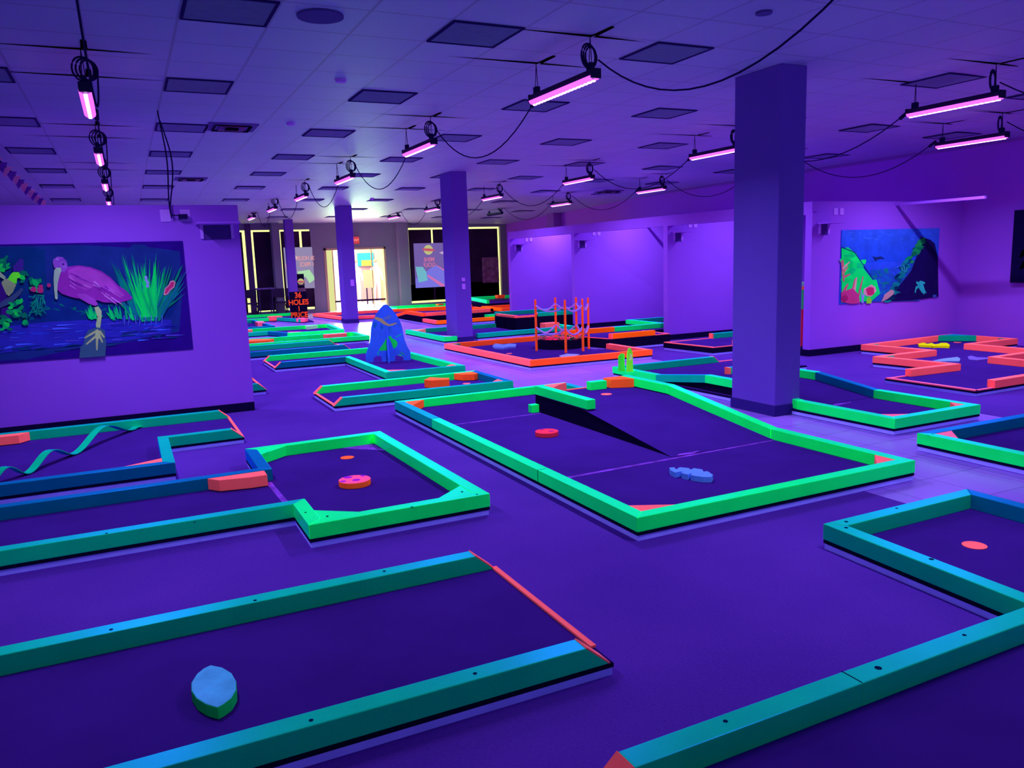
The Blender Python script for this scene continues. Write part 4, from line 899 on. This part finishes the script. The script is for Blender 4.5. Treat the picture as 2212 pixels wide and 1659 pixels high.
for zz, sg, nm in ((.84, .10, 'upper'), (.47, .12, 'lower')):
    for a, c in order:
        A, B = pp[a], pp[c]; q = MB()
        q.tube(sag((A[0], A[1], zz), (B[0], B[1], zz), sg, 14), .015, 6)
        tag(q.make('swag_rope', ropem), '%s pale rope between the posts %s and %s' % (nm, plabel[a].split(',')[0].replace(' of the six', ''), plabel[c].split(',')[0].replace(' of the six', '')), 'rope', 'pale ropes between the orange posts')
# ------------------------------------------------------------ back wall details
daym = mat('bright daylight panel', emit=(240, 248, 150), es=1.5)
lining = mat('black board', base=neu(.055, .04, .06), noise=.3, nscale=2)
def text(txt, size, loc, m_, parent, mirror=False, ext=.004, name='lettering', sx=1.0):
    cu = bpy.data.curves.new(name, 'FONT'); cu.body = txt; cu.size = size; cu.extrude = ext; cu.align_x = 'CENTER'; cu.align_y = 'CENTER'; cu.offset = size*.02
    to = bpy.data.objects.new('tmp', cu); COL.objects.link(to); dg = bpy.context.evaluated_depsgraph_get(); dg.update()
    me = bpy.data.meshes.new_from_object(to.evaluated_get(dg)); bpy.data.objects.remove(to)
    vs = [((-v.co.x if mirror else v.co.x)*sx+loc[0], loc[1]-v.co.z, v.co.y+loc[2]) for v in me.vertices]
    fs = [tuple(p.vertices)[::-1] if mirror else tuple(p.vertices) for p in me.polygons]
    return obj(name, vs, fs, m_, parent)
# daylight behind the boarded windows, dark boards leave bright slits
def boards(n, x0, x1, z0, z1, cuts, label_):
    st = thing('window_%d' % n, None, None, ((x0+x1)/2, YB, z0)); st['kind'] = 'structure'
    MB().box(x0, x1, YB+.14, YB+.16, z0, z1).make('pane', daym, st)
    for (a, c, d, e) in cuts:
        MB().box(a, c, YB+.05, YB+.07, d, e).make('board', lining, st)
    return st
g = .10
w = wl[0]; boards(1, w[0], w[1], .12, wtop, [(w[0], w[1]-.10, .12, wtop-.06)], '')
w = wl[1]; boards(2, w[0], w[1], .12, wtop, [(w[0]+.08, w[1], .16, wtop-.06)], '')
w = wl[2]; xm = wy(649, 505)[0]; boards(3, w[0], w[1], .12, wtop, [(w[0]+.10, xm-.04, .2, wtop-.06), (xm+.04, w[1], .2, wtop-.06)], '')
w = wr; xm = wy(934, 505)[0]; xn = wy(1012, 505)[0]; xq = wy(1040, 505)[0]
zc1, zc2 = wy(1050, 556)[1], wy(1050, 611)[1]
boards(4, w[0], w[1], .12, wtop, [(w[0]+.12, xm-.035, .2, wtop-.07), (xm+.035, xq, .2, wtop-.07), (xq+.0, w[1]-.1, zc1, wtop-.07), (xq, w[1]-.1, .2, zc2), (w[0]+.1, w[1]-.1, .2, .8)], '')
curt = mat('brown curtain', base=neu(.42, .34, .24), noise=.5, nscale=5)
tag(MB().box(xq, w[1]-.1, YB+.03, YB+.05, zc2, zc1).make('brown_cloth_panel', curt), 'brown translucent cloth panel hung in the boarded window right of the middle pillar', 'cloth')
# pilasters
struct(MB().box(wl[1][1], wl[2][0], YB-.35, YB, 0, 3.1).make('trim_10', backm))
struct(MB().box(wl[0][1], wl[1][0], YB-.05, YB, 0, 3.1).make('trim_11', mat('dark grey paint', base=neu(.16, .14, .2))))
x_, _ = wy(858, 560); x2_, _ = wy(880, 560)
struct(MB().box(x_, x2_, YB-.25, YB, 0, 3.1).make('trim_12', backm))
struct(MB().box(12.95, 13.35, 23.4, 23.9, 0, 3.3).make('trim_13', uppm))
# entrance: pale frame, glazed doors and the bright mall hall outside
st = thing('door_1', None, None, ((dx0+dx1)/2, YB, 0)); st['kind'] = 'structure'
cream = mat('cream door frame', base=(.8, .5, .3))
xj = wy(722, 600)[0]
q = MB(); q.box(dx0, dx0+.08, YB-.02, YB+.22, 0, dz); q.box(dx1-.07, dx1, YB-.02, YB+.22, 0, dz); q.box(dx0, dx1, YB-.02, YB+.22, dz-.07, dz); q.make('frame', cream, st)
q = MB(); q.box(dx0+.08, xj, YB+.1, YB+.14, .0, dz-.07); q.make('side_panel', mat('frosted sidelight', emit=(238, 238, 160), es=.9), st)
railz = wy(800, 648)[1]
q = MB(); q.box(xj, dx1-.07, YB+.1, YB+.15, railz-.03, railz+.03); q.make('push_rail', darkm, st)
q = MB(); q.box(xj, xj+.04, YB+.1, YB+.14, 0, dz-.07); q.box(wy(806, 600)[0], wy(806, 600)[0]+.03, YB+.1, YB+.14, 0, dz-.07); q.make('door_stile', cream, st)
# hall outside
hallw = mat('hall plaster', base=neu(.8, .75, .62)); hallf = mat('hall floor', base=neu(.85, .85, .8), gloss=.3)
HX0, HX1, HY = dx0-3.5, dx1+3.5, 35.0
struct(MB().box(HX0, HX1, YB+.2, HY, -.2, 0).make('floor', hallf))
struct(MB().box(HX0, HX1, HY, HY+.1, 0, 3.3).make('wall_hall_back', hallw)); struct(MB().box(HX0-.1, HX0, YB+.2, HY, 0, 3.3).make('wall_hall_left', hallw)); struct(MB().box(HX1, HX1+.1, YB+.2, HY, 0, 3.3).make('wall_hall_right', hallw))
struct(MB().box(HX0, HX1, YB+.2, HY, 3.3, 3.4).make('ceiling', hallw))
orw = mat('orange wall panel', base=neu(1.0, .55, .25))
def wh(x, y, Y): return WY(x, y, Y)
a0, a1 = wh(816, 600, 32.5)[0], wh(833, 600, 32.5)[0]
struct(MB().box(a0, a1+1.6, 32.5, 32.6, 0, 3.0).make('wall_hall_orange', orw))
a0, z1_ = wh(768, 538, 34.0); a1, z0_ = wh(813, 620, 34.0)
t = thing('shopfront', 'glass fronted shop across the hall seen through the entrance', 'shop', ((a0+a1)/2, 34, 0))
MB().box(a0, a1, 34.0, 34.1, 0, z1_+.1).make('glazing', mat('dim glass front', base=neu(.32, .36, .32)), t)
p0_, pz1 = wh(772, 547, 33.9); p1_, pz0 = wh(808, 574, 33.9)
MB().box(p0_, p1_, 33.9, 33.95, pz0, pz1).make('screen', mat('cyan shop screen', emit=(90, 225, 235), es=1.3), t)
MB().box(p0_+.15, p0_+.6, 33.88, 33.9, pz0, pz0+.25).make('screen_banner', mat('yellow shop banner', emit=(245, 240, 110), es=1.2), t)
k0, kz1 = wh(785, 584, 31.5); k1, kz0 = wh(810, 621, 31.5)
t = thing('display_board', 'tall olive display board standing in the hall outside the entrance', 'board', ((k0+k1)/2, 31.5, 0))
MB().box(k0, k1, 31.5, 31.56, kz0, kz1).make('panel', mat('olive panel', base=neu(.35, .34, .16)), t)
for x in (k0+.1, k1-.1): MB().box(x-.02, x+.02, 31.5, 31.56, 0, kz0).make('leg', darkm, t)
def person(px, base_y, Y, label, shirt, facing=1):
    x, _ = wh(px, 620, Y); t = thing('person', label, 'person', (x, Y, 0))
    me = bpy.data.meshes.new('body')
    J = [(0, 0, .95), (0, 0, 1.2), (0, 0, 1.42), (0, 0, 1.52), (0, -.01, 1.68), (-.18, 0, 1.40), (-.25, -.03, 1.12), (-.22, -.2, .95), (.18, 0, 1.40), (.25, -.03, 1.12), (.22, -.2, .95),
         (-.1, 0, .9), (-.11, -.02, .48), (-.11, .02, .08), (-.11, -.12, .04), (.1, 0, .9), (.12, 0, .48), (.12, .04, .08), (.12, -.1, .04)]
    E_ = [(0, 1), (1, 2), (2, 3), (3, 4), (2, 5), (5, 6), (6, 7), (2, 8), (8, 9), (9, 10), (0, 11), (11, 12), (12, 13), (13, 14), (0, 15), (15, 16), (16, 17), (17, 18)]
    R_ = [.15, .14, .15, .06, .10, .065, .045, .04, .065, .045, .04, .09, .065, .045, .04, .09, .065, .045, .04]
    me.from_pydata([(facing*a*.9+x, Y+b_, c) for a, b_, c in J], E_, []); me.materials.append(shirt)
    o = bpy.data.objects.new('body', me); COL.objects.link(o); o.parent = t; o.matrix_parent_inverse = Matrix.Translation(-t.location)
    sk = o.modifiers.new('skin', 'SKIN'); sk.use_smooth_shade = True
    for i, r in enumerate(R_): me.skin_vertices[0].data[i].radius = (r, r*.85)
    me.skin_vertices[0].data[0].use_root = True
    sb = o.modifiers.new('sub', 'SUBSURF'); sb.levels = 1; sb.render_levels = 2
    q = MB()
    for i in range(6):
        for k in range(10):
            th0, th1 = i*PI/12, (i+1)*PI/12; a0_, a1_ = 2*PI*k/10, 2*PI*(k+1)/10
            pt = lambda th, a: (x+.105*math.sin(th)*math.cos(a), Y+.01+.115*math.sin(th)*math.sin(a), 1.68+.115*math.cos(th))
            q.add([pt(th0, a0_), pt(th1, a0_), pt(th1, a1_), pt(th0, a1_)], [(0, 1, 2, 3)])
    q.make('hair', mat('hair', base=neu(.35, .2, .15)), t, smooth=True)
person(771, 0, 31.8, 'person in white clothes seen through the entrance beside the pillar', mat('white shirt', base=neu(.95, .88, .9)))
person(814, 0, 32.1, 'person in a white top at the right side of the entrance', mat('white top', base=neu(.95, .9, .88)), -1)
l = bpy.data.lights.new('hall_light', 'AREA'); l.shape = 'RECTANGLE'; l.size = 7; l.size_y = 5; l.color = (.38, 1.0, .27); l.energy = 2300
lo = bpy.data.objects.new('hall_light', l); COL.objects.link(lo); lo.location = ((dx0+dx1)/2, 31.6, 3.25)
l = bpy.data.lights.new('entrance_fill', 'AREA'); l.shape = 'RECTANGLE'; l.size = 6; l.size_y = 2.6; l.color = (.38, .92, .36); l.energy = 1700
lo = bpy.data.objects.new('entrance_fill', l); COL.objects.link(lo); lo.location = ((dx0+dx1)/2, 31.0, 1.7); lo.rotation_euler = (-PI/2, 0, 0)  # fill added in the hall, aimed inward to brighten nearby walls and ceiling
# exit sign
x, z = wy(768, 519); t = thing('exit_sign', 'small red lit exit sign on the grey wall above the entrance', 'sign', (x, YB-.03, z))
MB().box(x-.13, x+.13, YB-.05, YB, z-.13, z+.13).make('case', mat('exit case', (110, 80, 130)), t); MB().box(x-.12, x+.12, YB-.055, YB-.05, z-.12, z+.12).make('lit_face', mat('exit red', emit=(225, 70, 85), es=.8), t)
text('EXIT', .11, (x, YB-.058, z), mat('exit letters', emit=(255, 150, 150), es=1.0), t)
# posters seen from behind (writing reversed)
def planet(x, y, z, r, t, k=1.0):
    MB().vprism([(x+r*math.cos(2*PI*i/24), z+r*math.sin(2*PI*i/24)) for i in range(24)], y, y+.004).make('planet', mat('planet cream', emit=(215, 215, 150), es=.75*k), t)
    MB().vprism([(x+1.45*r*math.cos(2*PI*i/24), z+.28*r*math.sin(2*PI*i/24)-.12*r*math.cos(2*PI*i/24)) for i in range(24)], y-.004, y).make('planet_ring', mat('planet ring red', emit=(215, 95, 120), es=.8*k), t)
pa, pz1 = wy(893, 526); pb, pz0 = wy(963, 619)
Yp = YB-.02
t = thing('window_poster', 'backlit poster with reversed lettering hung in the window left of the middle pillar', 'poster', ((pa+pb)/2, Yp, pz0))
MB().box(pa, pb, Yp, Yp+.02, pz0, pz1).make('sheet', mat('poster lilac', emit=(128, 104, 185), es=.8), t)
pw_ = pb-pa; ph_ = pz1-pz0
def pq(u, v): return (pa+pw_*u, pz1-ph_*v)
def pg(pts, m_, name, dy=.003): MB().vprism([pq(*p) for p in pts], Yp-dy, Yp-dy+.002).make(name, m_, t)
pg([(0, 1), (1, 1), (1, .62), (.72, .5), (.55, .55), (.35, .65), (0, .8)], mat('poster blue lane', emit=(130, 125, 240), es=.85), 'printed_lane')
pg([(.02, .52), (.26, .53), (.36, .64), (.40, .84), (.1, .88)], mat('poster teal ramp', emit=(120, 195, 215), es=.85), 'printed_ramp', .006)
pg([(.40, .71), (.44, .72), (1, .98), (.85, 1), (.40, .75)], mat('poster pink rail', emit=(225, 120, 190), es=.85), 'printed_rail', .006)
pg([(.72, .5), (1, .62), (1, .66), (.70, .51)], mat('poster pink rail', emit=(225, 120, 190), es=.85), 'printed_rail', .006)
pg([(.82, .22), (.97, .19), (.99, .26), (.9, .25)], mat('poster pale', emit=(215, 180, 230), es=.8), 'printed_ball', .006)
px_, pz_ = pq(.47, .15); planet(px_, Yp-.012, pz_, pw_*.15, t)
lm = mat('poster letters', emit=(225, 125, 170), es=.8)
x1_, z1_ = pq(.48, .37); text('MINI', ph_*.13, (x1_, Yp-.012, z1_), lm, t, True, sx=.95); x1_, z1_ = pq(.48, .49); text('GOLF', ph_*.13, (x1_, Yp-.012, z1_), lm, t, True, sx=.9)
pa, pz1 = wy(612, 535); pb, pz0 = wy(680, 622)
pb = min(pb, wl[2][1]+.05)
t = thing('window_poster', 'backlit poster with coral lettering and a green shape behind the farthest pillar', 'poster', ((pa+pb)/2, Yp, pz0))
pw_ = pb-pa; ph_ = pz1-pz0
MB().box(pa, pb, Yp, Yp+.02, pz0, pz1).make('sheet', mat('poster grey lilac', emit=(158, 146, 188), es=.85), t)
lc = mat('coral letters', emit=(235, 160, 165), es=.9)
x1_, z1_ = pq(.74, .27); text('36 HOLES', ph_*.14, (x1_, Yp-.008, z1_), lc, t, True, sx=.72); x1_, z1_ = pq(.78, .42); text('1 PRICE', ph_*.14, (x1_, Yp-.008, z1_), lc, t, True, sx=.75)
pg([(.42, .58), (.85, .55), (1, .72), (1, .8), (.82, .88), (.7, .72), (.45, .72)], mat('poster mint', emit=(180, 230, 180), es=.9), 'printed_shape', .006)
pg([(.02, .38), (.1, .42), (.14, .62), (.05, .6)], lc, 'printed_shape', .006); pg([(.3, .14), (.38, .16), (.46, .26), (.38, .3), (.33, .26)], mat('poster pale pink', emit=(235, 195, 205), es=.9), 'printed_shape', .006)
# floor sign
sx_, sy_ = W(648, 672); Ysg = 25.0
xa_, _ = WY(626, 650, Ysg); xb_, _ = WY(663, 650, Ysg)
t = thing('floor_sign', 'black floor sign with glowing orange writing beside the farthest pillar', 'sign', ((xa_+xb_)/2, Ysg, 0))
zt_ = WY(645, 630, Ysg)[1]
MB().box(xa_, xb_, Ysg, Ysg+.03, .02, zt_).make('board', skirtm, t); 
for x in (xa_+.04, xb_-.04): MB().box(x-.02, x+.02, Ysg+.03, Ysg+.3, 0, .04).make('leg', blackm, t)
xm_ = (xa_+xb_)/2; hh_ = zt_-.02
for tx, f_, sz in (('36', .86, .23), ('HOLES', .60, .22), ('1', .36, .2), ('PRICE', .13, .22)):
    text(tx, hh_*sz*1.25, (xm_, Ysg-.006, .02+hh_*f_), orange, t, sx=.9)
# kiosk sign behind
xa_, zt_ = WY(641, 592, 26.6); xb_, zb_ = WY(659, 632, 26.6)
t = thing('kiosk_sign', 'narrow dark standing sign with a planet emblem behind the floor sign', 'sign', ((xa_+xb_)/2, 26.6, 0))
MB().box(xa_, xb_, 26.6, 26.66, zb_, zt_).make('panel', skirtm, t); planet((xa_+xb_)/2, 26.58, zt_-.25, .1, t, .5)
MB().box(xa_+.03, xb_-.03, 26.58, 26.6, zb_+.38-.14, zb_+.38).make('label_panel', mat('grey green label', base=neu(.35, .36, .28)), t); MB().box(xa_+.0, xb_+.02, 26.56, 26.6, zb_, zb_+.16).make('label_panel', mat('olive label', base=neu(.3, .31, .2)), t)
for x in (xa_+.06, xb_-.05): MB().box(x-.015, x+.015, 26.6, 26.64, 0, zb_).make('leg', blackm, t)
# stacked chairs and table at far left
grey = mat('dark vinyl', base=neu(.07, .06, .09)); greyt = mat('grey table top', base=neu(.2, .18, .26))
def chair(x, y, label):
    t = thing('folding_chair', label, 'chair', (x, y, 0), 'dark chairs by the left boarded windows')
    MB().box(x-.22, x+.22, y-.2, y+.22, .43, .47).make('seat', grey, t, bevel=.01); MB().box(x-.22, x+.22, y+.2, y+.23, .62, .9).make('backrest', grey, t, bevel=.01)
    for sx2 in (-1, 1):
        MB().tube([(x+sx2*.2, y-.18, 0), (x+sx2*.2, y+.2, .5), (x+sx2*.2, y+.22, .9)], .014, 6).make('leg', grey, t); MB().tube([(x+sx2*.2, y+.2, 0), (x+sx2*.2, y-.15, .45)], .014, 6).make('leg', grey, t)
cx = [WY(a, 640, 27.3)[0] for a in (511, 542, 604, 634)]
for x, l_ in zip(cx, ('dark chair partly hidden by the end of the mural wall', 'dark chair left of the grey folding table', 'dark chair right of the grey folding table', 'dark chair directly left of the farthest pillar')): chair(x, 27.4, l_)
xa_, xb_ = WY(553, 632, 26.6)[0], WY(592, 632, 26.6)[0]
t = thing('folding_table', 'grey folding table under the left boarded windows', 'table', ((xa_+xb_)/2, 26.6, 0))
MB().box(xa_, xb_, 26.45, 26.95, .92, .96).make('table_top', greyt, t)
for x in (xa_+.08, xb_-.08):
    for y in (26.5, 26.9): MB().box(x-.015, x+.015, y-.015, y+.015, 0, .92).make('leg', grey, t)
# ------------------------------------------------------------ ambient and view
Wd = bpy.data.worlds.new('world'); S.world = Wd; Wd.use_nodes = True
bg = Wd.node_tree.nodes['Background']; bg.inputs[0].default_value = (.22, .27, 1.0, 1); bg.inputs[1].default_value = .42  # violet ambient fill added to lift the ceiling, no such source in the room
S.view_settings.view_transform = 'Standard'; S.view_settings.look = 'None'; S.view_settings.gamma = 1; S.view_settings.exposure = 0
S.view_settings.use_curve_mapping = False
